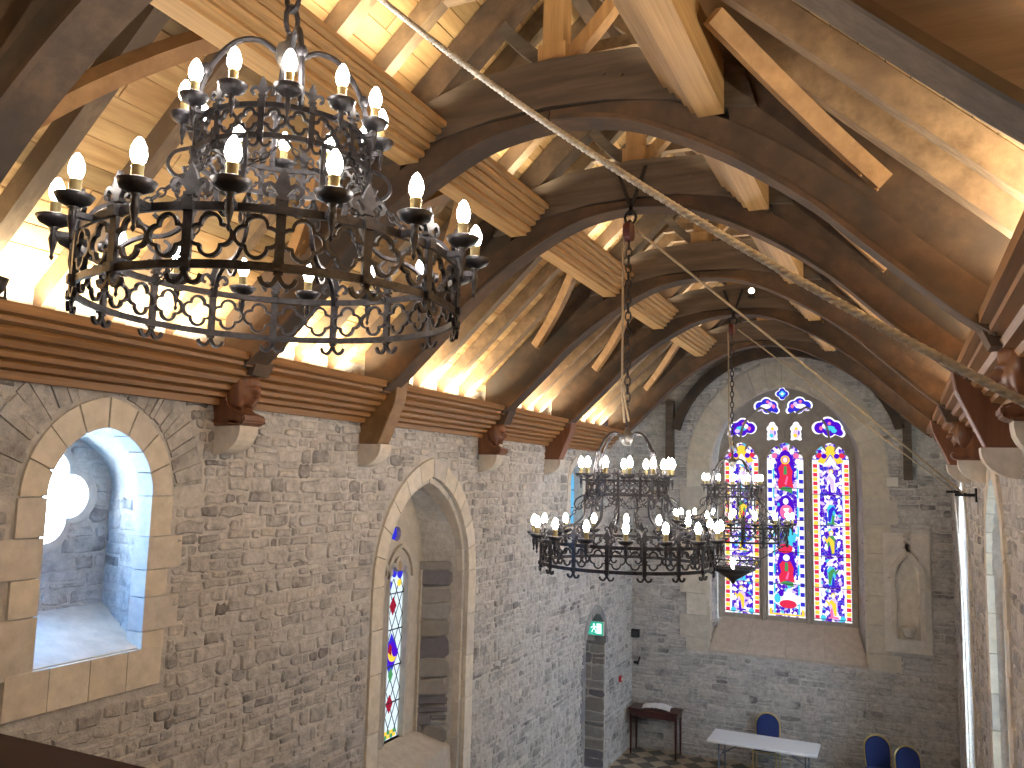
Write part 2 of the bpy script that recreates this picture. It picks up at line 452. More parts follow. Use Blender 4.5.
# openings: left wall
w1 = pointed(4.05, .43, 5.02, .48, 10, 3.93)
w1b = [(3.9+(y-4.05)*1.95, 3.95+(z-3.93)*1.02) for y, z in w1]
nic = pointed(8.53, .96, 4.05, 1.17, 10, .9); nicb = [(8.53+(y-8.53)*.60, .9+(z-.9)*.985) for y, z in nic]
w3 = pointed(13.37, .30, 5.15, .33, 6, 4.45); w3b = [(13.3+(y-13.37)*.8, z) for y, z in w3]
dr = pointed(14.48, .55, 2.25, .62, 8, .0); dr = [(y, max(z, .02)) for y, z in dr]
TH = .8
bm = NB()
outer = [(-1.6, 0), (D+.6, 0), (D+.6, 6.345), (-1.6, 6.345)]
wall(bm, outer, [w1, nic, w3, dr], mpL, TH, [w1b, nicb, w3b, dr])
big = lambda P, k, cx, cz: [(cx+(u-cx)*k, cz+(v-cz)*k) for u, v in P]
stones(bm, mpL, 1.4, D, .9, 5.9, [pointed(4.05, .66, 5.02, .72, 10, 3.7), pointed(4.05, .93, 5.02, 1.07, 10, 4.95), pointed(8.53, 1.18, 4.05, 1.42, 10, .5), pointed(13.37, .42, 5.15, .46, 6, 4.3), pointed(14.48, .60, 2.25, .68, 8, 0)], 3)
stones(bm, mpL, 12.6, D, 0, .9, [pointed(14.48, .60, 2.25, .68, 8, 0)], 5)
# relieving arch of rough stones over the near window
rn = random.Random(5)
i1 = pointed(4.05, .63, 5.02, .71, 34); o1 = pointed(4.05, .92, 5.02, 1.06, 34)
i = 0
while i < len(i1)-3:
    st = rn.choice((1, 2, 2, 3)); q = [i1[i], i1[i+st], o1[i+st], o1[i]]
    cu = sum(p[0] for p in q)/4; cv = sum(p[1] for p in q)/4; k = .9
    prism(bm, [(cu+(u-cu)*k+rn.uniform(-.012, .012), cv+(v-cv)*k+rn.uniform(-.012, .012)) for u, v in q], mpL, rn.uniform(.006, .02), -.01, 1)
    i += st
# stones on the jambs that face the gallery
def jamb(bm, front, back, v0, v1, seed, mi, hr=(.1, .22), thick=TH, base=0.0):
    # front = (y at the room face), back = (y at the outer face); stones stand proud toward the opening
    fx = lambda s: front+(back-front)*s/thick
    mp = lambda u, v, d: Vector((-u, fx(u)-d, v))
    stones(bm, mp, .0+base, thick-.02, v0, v1, [], seed, hr, (.16, .5), .014, mi)
jamb(bm, 4.48, w1b[-1][0], 3.98, 5.0, 11, 1)
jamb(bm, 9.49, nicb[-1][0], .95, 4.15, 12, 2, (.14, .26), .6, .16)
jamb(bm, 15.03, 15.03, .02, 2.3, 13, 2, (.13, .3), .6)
struct('wall_left', bm, [m_mor, m_rub, m_dress])

# right wall
wa = pointed(9.25, .80, 4.35, 1.0, 8, 1.0); wab = [(9.15+(y-9.25)*.6, z) for y, z in wa]
wb = pointed(13.6, .80, 4.35, 1.0, 8, 1.0); wbb = [(13.5+(y-13.6)*.6, z) for y, z in wb]
bm = NB(); wall(bm, outer, [wa, wb], mpR, TH, [wab, wbb])
stones(bm, mpR, 3.2, D, .9, 5.9, [pointed(9.25, 1.0, 4.35, 1.2, 8, .8), pointed(13.6, 1.0, 4.35, 1.2, 8, .8)], 21, (.09, .2), (.14, .45))
struct('wall_right', bm, [m_mor, m_rub])
# far wall with the great window
EC = 2.97
ea = pointed(EC, 1.46, 5.5, 1.70, 14, 2.03)
GD = .5
KG = (D+GD)/D
def gl(x, z): return (CAM.x+(x-CAM.x)*KG, CAM.z+(z-CAM.z)*KG)
eb = [gl(x, z) for x, z in pointed(3.0, 1.24, 5.62, 1.50, 14, 2.68)]
bm = NB()
gable = [(-.5, 0), (W+.5, 0), (W+.5, 6.3), (MID, 9.3), (-.5, 6.3)]
npt = pointed(5.115, .2, 3.55, .30, 8, 2.56)
wall(bm, gable, [ea], mpE, .62, [[(EC+(x-3.0)*1.0+.0, z) for x, z in [( (p[0]), p[1]) for p in eb]]])
def glim(v): return (0, W) if v < 6.3 else (max(0, (v-6.35)/.94), W-max(0, (v-6.35)/.94))
stones(bm, mpE, 0, W, 0, 8.8, [pointed(EC, 1.86, 5.5, 2.15, 12, 1.95), [(4.67, 2.30), (5.47, 2.30), (5.47, 4.45), (4.67, 4.45)]], 31, (.06, .17), (.14, .5), .026, 1, glim)
def ejamb(s, seed):
    f = EC+s*1.46; b = eb[-1][0] if s > 0 else eb[0][0]
    mp = lambda u, v, d: Vector((f+(b-f)*u/.62-s*d, D+u, v))
    stones(bm, mp, .05, .44, 2.4, 5.5, [], seed, (.1, .2), (.15, .4), .015, 1)
ejamb(-1, 32); ejamb(1, 33)
struct('wall_far', bm, [m_mor, m_rub])
bm = NB(); wall(bm, [(-.5, 0), (W+.5, 0), (W+.5, 6.3), (MID, 9.3), (-.5, 6.3)], [], lambda u, v, d: Vector((u, -1.6+d, v)), .3); struct('wall_near', bm, m_mor)

# boarded roof slopes
bm = NB(); rn = random.Random(9)
L = (MID+.25)/math.cos(math.atan(K)); cs, sn = math.cos(math.atan(K)), math.sin(math.atan(K))
for side in (0, 1):
    fx = (lambda u: u) if side == 0 else (lambda u: W-u)
    s = -.35
    while s < L:
        bw = rn.uniform(.13, .185); y = -1.6-rn.uniform(0, 1.5)
        while y < D+.3:
            ln = rn.uniform(1.0, 3.2); e = min(y+ln, D+.3); g = .004; o = rn.uniform(0, .004)
            vs = []
            for (ss, yy, dd) in ((s+g, y+g, 0), (s+bw-g, y+g, 0), (s+bw-g, e-g, 0), (s+g, e-g, 0), (s+g, y+g, .02), (s+bw-g, y+g, .02), (s+bw-g, e-g, .02), (s+g, e-g, .02)):
                u = ss*cs-(dd+o)*sn*0; vs.append(bm.verts.new((fx(u), yy, U(u)+.20+dd+o)))
            fs = [bm.faces.new([vs[k] for k in q]) for q in ((0, 3, 2, 1), (4, 5, 6, 7), (0, 1, 5, 4), (1, 2, 6, 5), (2, 3, 7, 6), (3, 0, 4, 7))]
            y = e
        s += bw
    u0, u1 = -.75, MID+.02
    q = [(fx(u0), -1.9, U(u0)+.25), (fx(u1), -1.9, U(u1)+.25), (fx(u1), D+.6, U(u1)+.25), (fx(u0), D+.6, U(u0)+.25)]
    vs = [bm.verts.new(p) for p in q]+[bm.verts.new((p[0], p[1], p[2]+.08)) for p in q]
    for k in ((0, 3, 2, 1), (4, 5, 6, 7), (0, 1, 5, 4), (1, 2, 6, 5), (2, 3, 7, 6), (3, 0, 4, 7)): bm.faces.new([vs[i] for i in k]).material_index = 1
bmesh.ops.recalc_face_normals(bm, faces=bm.faces[:])
struct('ceiling', bm, [m_board, m_sheet])

# moulded cornices along both wall heads
prof = [(0, 5.74), (.07, 5.74), (.075, 5.79), (.065, 5.80), (.13, 5.805), (.14, 5.835), (.125, 5.85), (.19, 5.86), (.20, 5.89), (.185, 5.905), (.24, 5.915), (.255, 5.95), (.24, 5.965), (.30, 5.975), (.32, 6.01), (.305, 6.03), (.37, 6.045), (.375, 6.07), (.365, 6.08), (.42, 6.09), (.42, 6.15), (.37, 6.155), (0, 6.155)]
for k, fx in ((1, lambda u: u), (2, lambda u: W-u)):
    bm = NB(); prism(bm, prof, lambda u, v, d: Vector((fx(u), d, v)), -1.6, 14.75); struct('trim_%d' % k, bm, m_corn)

# ------------------------------------------------------------------ windows
SW = {'near': 'window_1', 'lancet': 'window_2', 'slit': 'window_3'}
# window_1: arched opening into a splayed recess, quatrefoil light in the outer wall
bm = NB(); surround(bm, mpL, 4.05, .415, 5.02, .47, 3.90, .195, .022, -.13, 4, 2, .12, .24)
o = struct('window_1', bm, m_ash)
bm = NB()
for i in range(4):
    a = 3.45+i*.3; prism(bm, [(a+.003, 3.66), (a+.297, 3.66), (a+.297, 3.93), (a+.003, 3.93)], mpL, .03, -.2)
obj('sill', bm, m_ash, o)
bm = NB(); prism(bm, [(-.005, 3.90), (-.005, 3.938), (-.79, 4.20), (-.79, 3.90)], lambda u, v, d: Vector((u, d, v)), 3.1, 4.8); obj('sloping_sill', bm, m_pale, o)
bm = NB()
qf = quatre(4.13, 5.0, .34); lan = pointed(3.42, .36, 4.9, .45, 6, 4.1)
plate(bm, [(2.9, 3.9), (4.95, 3.9), (4.95, 5.8), (2.9, 5.8)], [qf, lan], mpL, -.70, -.80, 0)
stones(bm, lambda u, v, d: mpL(u, v, d-.70), 3.9, 4.7, 3.95, 5.6, [quatre(4.13, 5.0, .42)], 15, (.08, .16), (.15, .4), .015, 1)
obj('outer_wall', bm, [m_mor, m_rub], o)
bm = NB(); plate(bm, quatre(4.13, 5.0, .42), [quatre(4.13, 5.0, .345)], mpL, -.66, -.80); obj('quatrefoil_frame', bm, m_grash, o)
bm = NB(); pane(bm, quatre(4.13, 5.0, .35), mpL, -.74); obj('quatrefoil_glass', bm, m_clear, o)
bm = NB(); pane(bm, pointed(3.42, .37, 4.9, .46, 6, 4.09), mpL, -.74); obj('side_glass', bm, m_bclear, o)  # unseen lancet pane, tinted blue to colour the daylight in the recess

# window_2: tall lancet recess with two leaded lights
bm = NB(); surround(bm, mpL, 8.53, .955, 4.05, 1.16, .5, .20, .03, -.13, 6, 4, .0, .5)
surround(bm, mpL, 8.53, .90, 4.05, 1.09, .5, .09, -.03, -.24, 6, 8, .0, .5)
o = struct('window_2', bm, m_ash)
N0 = -.55
lc = (8.16, 8.655)
tz0, tz1 = 2.12, 3.98
holes = []
LA = {8.16: .19, 8.655: .225}
for c in lc: holes.append(cusped(c, LA[c], tz0, tz1, 1.0))
tfoil = lobed(8.50, 4.54, [(0, .13, .09), (.11, -.02, .09), (-.11, -.02, .09), (0, 0, .08)], 36)
bm = NB(); plate(bm, [(8.53+(y-8.53)*.73, max(z, 1.95)) for y, z in pointed(8.53, .96, 4.05, 1.10, 10, 1.95)], holes+[tfoil], mpL, N0+.05, N0-.07); obj('tracery', bm, m_grash, o)
bm = NB()
for hl in holes:   # raised mouldings round each light
    sweep(bm, [mpL(u, v, N0+.06) for u, v in hl[1:]+hl[:1]], rect(.05, .05), False, (1, 0, 0))
obj('hood_moulding', bm, m_grash, o)
bm = NB()
for q in (7.88, 8.39, 9.18): sweep(bm, [mpL(q, 2.05, N0+.06), mpL(q, 4.05, N0+.06)], rect(.05, .05), False, (1, 0, 0))
for q in (8.135, 8.70): sweep(bm, [mpL(u, v, N0+.06) for u, v in pointed(q, .28, 4.0, .38, 8)], rect(.045, .05), False, (1, 0, 0))
obj('mullion', bm, m_grash, o)
bm = NB(); prism(bm, [(0.0, .8), (-.12, 1.93), (-.5, 2.12), (-.62, 2.12), (-.62, .8)], lambda u, v, d: Vector((u, d, v)), 7.6, 9.42); obj('sill', bm, m_grash, o)
def leaded(o, c, z0, zs, a):
    bm = NB(); pane(bm, cusped(c, a, z0, zs, 1.0), mpL, N0-.01); g = obj('glazing', bm, G['pale'], o)
    bm = NB(); h = .0026
    n = 7
    for s in (1, -1):      # diamond lattice of lead lines, clipped to the light
        k = z0-2*a*2.0
        while k < zs:
            pts = []
            for t in (0, 1):
                u = c-a+2*a*t; v = k+(2*a*2.0)*(t if s > 0 else 1-t); pts.append((u, v))
            (u0, v0), (u1, v1) = pts
            def cl(p, q, zmin, zmax):
                (a0, b0), (a1, b1) = p, q; out = []
                lo = max(0, min(1, (zmin-b0)/(b1-b0))); hi = max(0, min(1, (zmax-b0)/(b1-b0)))
                lo, hi = min(lo, hi), max(lo, hi); return (a0+(a1-a0)*lo, b0+(b1-b0)*lo), (a0+(a1-a0)*hi, b0+(b1-b0)*hi)
            p, q = cl((u0, v0), (u1, v1), z0, zs)
            if abs(p[1]-q[1]) > .01: beam(bm, mpL(*p, N0), mpL(*q, N0), .005, .008, (1, 0, 0))
            k += .29
    for i in range(1, 5): beam(bm, mpL(c-a, z0+(zs-z0)*i/4.4, N0+.004), mpL(c+a, z0+(zs-z0)*i/4.4, N0+.004), .012, .012, (1, 0, 0))
    obj('lead_lines', bm, m_lead, o)
    bm = NB(); ms = [G['darkred'], G['blue'], G['yellow'], G['green'], G['violet']]
    dia = lambda u, v, r, k=1.5: [(u-r, v), (u, v-r*k), (u+r, v), (u, v+r*k)]
    H = zs-z0
    for f in (.22, .83): pane(bm, dia(c, z0+H*f, .075, 1.45), mpL, N0+.008, 0)
    pane(bm, dia(c, z0+H*.53, .155, 1.55), mpL, N0+.006, 1); pane(bm, quatre(c, z0+H*.535, .135), mpL, N0+.012, 4)
    pane(bm, [(c+.02+.10*math.cos(t), z0+H*.535+.10*math.sin(t)) for t in [PI*.75+i*PI/8 for i in range(8)]]+[(c+.07+.08*math.cos(t), z0+H*.55+.08*math.sin(t)) for t in [PI*1.6-i*PI/8 for i in range(6)]], mpL, N0+.018, 2)
    pane(bm, [(c-.09, z0+H*.55), (c-.02, z0+H*.52), (c-.01, z0+H*.58), (c-.06, z0+H*.6)], mpL, N0+.02, 0)
    pane(bm, dia(c, z0+H*.40, .05, 1.8), mpL, N0+.010, 3)
    for i in range(6):
        for j in range(2): pane(bm, [(c-a+.01+i*.063, z0+.02+j*.045), (c-a+.066+i*.063, z0+.02+j*.045), (c-a+.066+i*.063, z0+.06+j*.045), (c-a+.01+i*.063, z0+.06+j*.045)], mpL, N0+.008, 2 if (i+j) % 2 else 3)
    for u, v, r, mi in ((0, .19, .075, 2), (-.12, .06, .06, 1), (.12, .06, .06, 1), (.0, .07, .05, 1), (-.1, -.06, .055, 1), (.11, -.05, .045, 2)): pane(bm, [(c+u+r*math.cos(t), zs+v+r*math.sin(t)) for t in [i*PI/5 for i in range(10)]], mpL, N0+.008+.003*mi, mi)
    obj('coloured_glass', bm, ms, o)
for c in lc: leaded(o, c, tz0, tz1, LA[c])
bm = NB(); pane(bm, tfoil, mpL, N0-.01, 0)
pane(bm, [(8.52+.07*math.cos(t), 4.51+.05*math.sin(t)) for t in [i*PI/5 for i in range(10)]], mpL, N0+.004, 1); pane(bm, [(8.47, 4.56), (8.57, 4.56), (8.52, 4.66)], mpL, N0+.01, 2)
obj('trefoil_glass', bm, [G['blue'], G['cyan'], G['violet']], o)

# window_3: small slit beyond the middle chandelier
bm = NB(); surround(bm, mpL, 13.37, .29, 5.15, .32, 4.43, .13, .02, -.12, 3, 14, .05, .25); o = struct('window_3', bm, m_pale)
bm = NB(); prism(bm, [(13.0, 4.3), (13.74, 4.3), (13.74, 4.45), (13.0, 4.45)], mpL, .02, -.3); obj('sill', bm, m_pale, o)
bm = NB(); pane(bm, w3, mpL, -.14); obj('glazing', bm, G['sky'], o)
bm = NB()
for z in (4.75, 5.05): beam(bm, (-.135, 13.08, z), (-.135, 13.66, z), .015, .015)
beam(bm, (-.135, 13.37, 4.45), (-.135, 13.37, 5.45), .012, .012, (1, 0, 0)); obj('lead_lines', bm, m_lead, o)

# windows 5 and 6 in the right wall, seen edge on
for n, cy in ((5, 9.25), (6, 13.6)):
    bm = NB(); surround(bm, mpR, cy, .78, 4.35, .98, 1.0, .2, .03, -.1, 6, 40+n, .08, .34)
    # dressed splayed jamb blocks on the far side
    z = 1.0; rn = random.Random(n)
    while z < 4.3:
        b = min(rn.uniform(.26, .4), 4.35-z)
        f, k = cy+.79, cy-.1+.48
        prism(bm, [(0.10, z+.004), (.74, z+.004), (.74, z+b-.004), (.10, z+b-.004)], lambda u, v, d: Vector((W+u, f+(k-f)*u/TH-d, v)), .015, -.03)
        z += b
    o = struct('window_%d' % n, bm, m_ash)
    bm = NB(); pane(bm, [(cy-.1+(y-cy)*.62, z) for y, z in pointed(cy, .80, 4.35, 1.0, 8, 1.0)], mpR, -.72); obj('glazing', bm, m_side if n == 5 else m_side2, o)
    bm = NB(); prism(bm, [(0, .8), (0, 1.0), (.7, 1.3), (.7, .8)], lambda u, v, d: Vector((W+u, d, v)), cy-.76, cy+.76); obj('sill', bm, m_ash, o)

# window_4: the great three-light window
bm = NB(); surround(bm, mpE, EC, 1.45, 5.5, 1.69, 1.96, .40, .035, -.08, 9, 51, .13, .42)
surround(bm, mpE, EC, 1.40, 5.5, 1.63, 2.03, .10, .0, -.2, 9, 52, .0, .6)
o = struct('window_4', bm, m_wsur)
bm = NB(); p0 = (EC-1.46, 2.0); 
zt = gl(3, 2.72)[1]
for i in range(4):
    f0, f1 = i/4, (i+1)/4
    q = []
    for dd, zz, hw in ((.05, 1.98, 1.43), (.05, 2.03, 1.43), (-GD+.02, zt, 1.25)): q.append((dd, zz, hw))
    lo = [Vector((EC-hw+2*hw*f0+.003, D-dd, zz)) for dd, zz, hw in q]+[Vector((EC-1.25+2.5*f0+.003, D+GD, 1.98))]
    hi = [Vector((EC-hw+2*hw*f1-.003, D-dd, zz)) for dd, zz, hw in q]+[Vector((EC-1.25+2.5*f1-.003, D+GD, 1.98))]
    A = [bm.verts.new(p) for p in lo]; B = [bm.verts.new(p) for p in hi]
    bm.faces.new(A); bm.faces.new(B[::-1])
    for k in range(4): bm.faces.new((A[k], A[(k+1) % 4], B[(k+1) % 4], B[k]))
bmesh.ops.recalc_face_normals(bm, faces=bm.faces[:])
obj('sloping_sill', bm, ashlar('buff_sill_stone', (.52, .46, .41), .05), o)
lights = [(2.19, .325, 2.76, 5.70), (3.01, .335, 2.77, 5.70), (3.825, .325, 2.75, 5.70)]
mpG = lambda u, v, d: Vector((*[q for q in (gl(u, v)[0],)], D+GD-d, gl(u, v)[1]))
LH = [cusped(c, a, z0, zs, 1.05) for c, a, z0, zs in lights]
def fish(cx, cz, s, f):   # mouchette-shaped tracery light
    pts = lobed(cx, cz, [(-.13*s*f, .02*s, .10*s), (0, .08*s, .11*s), (.12*s*f, .03*s, .10*s), (.02*s*f, -.03*s, .10*s), (.19*s*f, -.07*s, .06*s)], 44, 0, 2*PI, .05); return pts
fig = lambda cx, cz: lobed(cx, cz, [(0, .13, .065), (-.05, .06, .06), (.05, .06, .06), (0, -.05, .10), (.07, -.13, .04), (-.07, -.13, .04)], 40, 0, 2*PI, .05)
THL = [fish(2.22, 6.30, 1.2, -1), fish(3.79, 6.30, 1.25, 1), fig(2.78, 6.25), fig(3.22, 6.25), fish(2.67, 6.73, 1.05, 1), fish(3.29, 6.73, 1.05, -1), quatre(2.97, 6.99, .13, 36)]
bm = NB(); plate(bm, pointed(3.0, 1.26, 5.62, 1.52, 14, 2.66), LH+THL, mpG, .05, -.08); obj('tracery', bm, m_trac, o)  # brown-grey stone, colour darkened for the shade the tracery stands in
bm = NB()
for c in (2.60, 3.415): sweep(bm, [mpG(c, 2.68, .06), mpG(c, 5.75, .06)], [(-.05, -.02), (.05, -.02), (.02, .05), (-.02, .05)], False, (0, -1, 0))
for c, a, z0, zs in lights: sweep(bm, [mpG(u, v, .06) for u, v in pointed(c, a+.05, zs-.1, .46, 8)], rect(.045, .05), False, (0, -1, 0))
sweep(bm, [mpG(u, v, .06) for u, v in pointed(2.585, .40, 6.10, .62, 8)], rect(.04, .05), False, (0, -1, 0)); sweep(bm, [mpG(u, v, .06) for u, v in pointed(3.415, .40, 6.10, .62, 8)], rect(.04, .05), False, (0, -1, 0))
obj('mullion', bm, m_trac, o)
cell = lambda u0, u1, v0, v1: [(u0, v0), (u1, v0), (u1, v1), (u0, v1)]
ell = lambda u, v, a, b, n=12: [(u+a*math.cos(2*PI*i/n), v+b*math.sin(2*PI*i/n)) for i in range(n)]
GM = [m_mosA] + [G[k] for k in ('white', 'red', 'yellow', 'blue', 'violet', 'cyan', 'green', 'lilac', 'pink')]
WH, RD, YE, BL, VI, CY, GR, LI, PK = 1, 2, 3, 4, 5, 6, 7, 8, 9
rn = random.Random(77)
for k, (c, a, z0, zs) in enumerate(lights):
    bm = NB(); pane(bm, cusped(c, a+.008, z0-.005, zs, 1.05), mpG, -.02, 0)
    d = -.012
    # borders of alternating squares
    for s in (-1, 1):
        u0, u1 = sorted((c+s*(a-.012), c+s*(a-.09))); z = z0+.03; i = 0
        w0, w1 = sorted((c+s*(a), c+s*(a-.125))); pane(bm, cell(w0, w1, z0, zs+.02), mpG, d-.004, WH)
        st = .082 if k != 1 else .088
        while z+st < zs:
            pane(bm, cell(u0, u1, z, z+st*.86), mpG, d, ((RD, YE)[i % 2]) if k != 1 else ((BL, WH)[i % 2])); z += st; i += 1
        if k == 1:
            x0, x1 = sorted((c+s*(a-.10), c+s*(a-.13)))
            for q in range(8): pane(bm, cell(x0, x1, z0+.05+q*.36, z0+.25+q*.36), mpG, d, CY)
    if k != 1:   # canopy and four small figures
        pane(bm, ell(c, zs+.21, .09, .08), mpG, d, YE); pane(bm, [(c-.24, zs-.02), (c-.12, zs-.06), (c+.02, zs+.17), (c-.04, zs+.22)], mpG, d+.002, YE); pane(bm, [(c+.24, zs-.02), (c+.12, zs-.06), (c-.02, zs+.17), (c+.04, zs+.22)], mpG, d+.002, YE)
        for s in (-1, 1): pane(bm, ell(c+s*.2, zs+.10, .055, .05), mpG, d+.001, RD); pane(bm, ell(c+s*.11, zs+.09, .05, .05), mpG, d+.003, VI)
        pane(bm, [(c-.11, zs-.08), (c+.11, zs-.08), (c, zs+.10)], mpG, d+.004, WH)
        cols = [(WH, LI, VI), (CY, BL, GR), (GR, YE, VI), (CY, GR, BL), (LI, YE, PK)] if k == 2 else [(LI, WH, CY), (GR, YE, RD), (CY, BL, YE), (VI, WH, CY), (LI, YE, VI)]
        for q in range(5):
            zc = z0+.32+(4-q)*.57; j = rn.uniform(-.02, .02); A, B, C_ = cols[q]
            for t in range(9): pane(bm, ell(c+rn.choice((-1, 1))*rn.uniform(.08, .19), zc+rn.uniform(-.25, .25), rn.uniform(.015, .035), rn.uniform(.03, .06), 6), mpG, d-.001+t*.0003, rn.choice((VI, VI, BL, WH, WH, LI)))
            f = 1 if q % 2 else -1; P = lambda L: [(c+j+f*u, zc+v) for u, v in (L if f > 0 else L[::-1])]
            pane(bm, P([(-.05, -.24), (.045, -.25), (.06, -.12), (.085, .0), (.05, .09), (-.03, .11), (-.075, .04), (-.06, -.1)]), mpG, d+.003, A)
            pane(bm, P([(-.055, -.2), (-.02, -.23), (.03, -.02), (.075, .03), (.03, .08), (-.05, .0)]), mpG, d+.004, B)
            pane(bm, P([(.05, .0), (.12, .07), (.13, .04), (.07, -.05)]), mpG, d+.0045, B)
            pane(bm, P([(.0, -.24), (.05, -.25), (.055, -.12), (.02, -.06)]), mpG, d+.0045, C_)
            pane(bm, ell(c+j, zc+.155, .042, .046, 9), mpG, d+.004, LI if q % 2 else YE); pane(bm, ell(c+j, zc+.145, .024, .033, 8), mpG, d+.005, WH); pane(bm, [(c+j-.1, zc-.265), (c+j+.1, zc-.265), (c+j+.07, zc-.235), (c+j-.07, zc-.235)], mpG, d+.004, C_)
            beam(bm, mpG(c-a, zc-.285, d+.01), mpG(c+a, zc-.285, d+.01), .012, .012, (0, 1, 0), 10)
        for s in (-1, 1): pane(bm, ell(c+s*.17, z0+.06, .05, .05), mpG, d+.004, CY)
    else:        # middle light: red-robed figures on violet
        for q in range(7):
            th = PI*q/6; pane(bm, ell(c+.23*math.cos(th), zs-.02+.22*math.sin(th), .055, .055, 10), mpG, d, PK if q % 2 else WH)
        for zc, s in ((z0+2.74, 1), (z0+.92, .85)):
            pane(bm, ell(c, zc, .17, .40*s), mpG, d+.001, VI)
            pane(bm, [(c-.12, zc-.36*s), (c+.02, zc-.30*s), (c+.15, zc-.34*s), (c+.12, zc-.16*s), (c+.135, zc-.02), (c+.07, zc+.13*s), (c-.06, zc+.14*s), (c-.13, zc+.04), (c-.10, zc-.12*s), (c-.145, zc-.22*s)], mpG, d+.003, RD); pane(bm, [(c-.02, zc-.26*s), (c+.02, zc-.28*s), (c+.05, zc-.12*s), (c+.03, zc-.10*s)], mpG, d+.004, PK)
            pane(bm, [(c-.03, zc-.08), (c+.03, zc-.08), (c+.025, zc+.08), (c-.025, zc+.08)], mpG, d+.005, GR)
            pane(bm, ell(c, zc+.2*s, .085, .085), mpG, d+.004, YE if s == 1 else VI); pane(bm, ell(c, zc+.2*s, .06, .06), mpG, d+.005, PK if s == 1 else WH); pane(bm, ell(c, zc+.2*s, .035, .045), mpG, d+.006, WH)
            pane(bm, [(c-.12, zc-.36*s), (c+.13, zc-.44*s), (c+.12, zc-.33*s), (c-.04, zc-.31*s)], mpG, d+.006, GR)
        zc = z0+2.03; pane(bm, ell(c, zc, .16, .24), mpG, d+.001, VI); pane(bm, ell(c+.01, zc-.08, .12, .14), mpG, d+.003, PK); pane(bm, ell(c, zc+.12, .05, .06), mpG, d+.004, WH)
        pane(bm, [(c-.05, zc-.02), (c+.07, zc+.0), (c+.02, zc-.12)], mpG, d+.005, WH)
        zc = z0+1.42; pane(bm, ell(c+.06, zc+.05, .12, .17), mpG, d+.002, CY); pane(bm, ell(c-.02, zc-.16, .14, .09), mpG, d+.003, RD); pane(bm, ell(c-.1, zc+.05, .05, .1), mpG, d+.003, BL)
        zc = z0+.33; pane(bm, ell(c, zc-.02, .24, .15), mpG, d+.001, WH); pane(bm, ell(c+.02, zc-.10, .16, .08), mpG, d+.003, RD); pane(bm, ell(c-.17, zc, .06, .09), mpG, d+.004, CY); pane(bm, ell(c+.04, zc+.12, .05, .07), mpG, d+.004, WH); pane(bm, ell(c-.1, zc+.1, .05, .07), mpG, d+.004, VI)
        pane(bm, cell(c-a+.04, c+a-.04, z0+.02, z0+.05), mpG, d+.004, YE); pane(bm, cell(c-a+.02, c-a+.07, z0+.02, z0+.14), mpG, d+.004, YE); pane(bm, cell(c+a-.07, c+a-.02, z0+.02, z0+.14), mpG, d+.004, YE)
        for q in range(16): pane(bm, ell(c+rn.choice((-1, 1))*rn.uniform(.13, .19), z0+rn.uniform(.2, 2.8), .025, .035, 7), mpG, d+.002+q*.0002, rn.choice((BL, VI, LI, CY)))
        for q in range(1, 5): beam(bm, mpG(c-a, z0+q*.6, d+.01), mpG(c+a, z0+q*.6, d+.01), .012, .012, (0, 1, 0), 10)
    obj('stained_glass', bm, GM+[m_lead], o)
for k, P in enumerate(THL):
    cx = sum(p[0] for p in P)/len(P); cz = sum(p[1] for p in P)/len(P)
    bm = NB(); pane(bm, P, mpG, -.02, WH)
    sh = lambda f, dx=0, dz=0: [(cx+dx+(u-cx)*f, cz+dz+(v-cz)*f) for u, v in P]
    if k in (2, 3):
        pane(bm, ell(cx, cz-.03, .06, .10), mpG, -.012, LI); pane(bm, ell(cx-.02, cz-.07, .04, .04), mpG, -.008, CY if k == 2 else YE); pane(bm, ell(cx, cz+.06, .03, .035), mpG, -.008, YE); pane(bm, ell(cx+.05, cz-.02, .015, .05), mpG, -.008, VI)
    else:
        pane(bm, sh(.86), mpG, -.012, VI if k < 2 else BL); s = 1 if k % 2 else -1
        if k < 6:
            pane(bm, ell(cx+.02*s, cz+.0, .10, .045), mpG, -.008, CY if k < 2 else WH); pane(bm, ell(cx-.07*s, cz+.04, .04, .045), mpG, -.006, WH if k < 4 else LI); pane(bm, ell(cx+.1*s, cz-.05, .05, .04), mpG, -.006, LI if k != 1 else CY); pane(bm, ell(cx-.13*s, cz, .03, .04), mpG, -.006, PK); pane(bm, ell(cx+.02, cz+.09, .03, .03), mpG, -.006, PK)
        else: pane(bm, sh(.45), mpG, -.008, CY); pane(bm, sh(.2), mpG, -.006, WH)
    obj('tracery_glass', bm, GM, o)

# doorway in the left wall
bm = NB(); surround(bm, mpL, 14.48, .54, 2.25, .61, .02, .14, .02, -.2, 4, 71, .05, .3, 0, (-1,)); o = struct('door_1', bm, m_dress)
bm = NB(); prism(bm, [(y, z) for y, z in pointed(14.48, .53, 2.25, .6, 8, .04)], mpL, -.66, -.72)
for i in range(1, 7): beam(bm, (-.655, 13.95+i*.15, .06), (-.655, 13.95+i*.15, 2.3), .008, .008, (1, 0, 0))
obj('door_leaf', bm, m_door, o)
bm = NB(); lathe(bm, [(.03, 0), (.035, .02), (.02, .04), (0, .045)], 10); bmesh.ops.rotate(bm, verts=bm.verts, cent=(0, 0, 0), matrix=Matrix.Rotation(PI/2, 3, 'Y')); bmesh.ops.translate(bm, verts=bm.verts, vec=(-.66, 14.1, 1.05)); obj('door_knob', bm, m_iron, o)

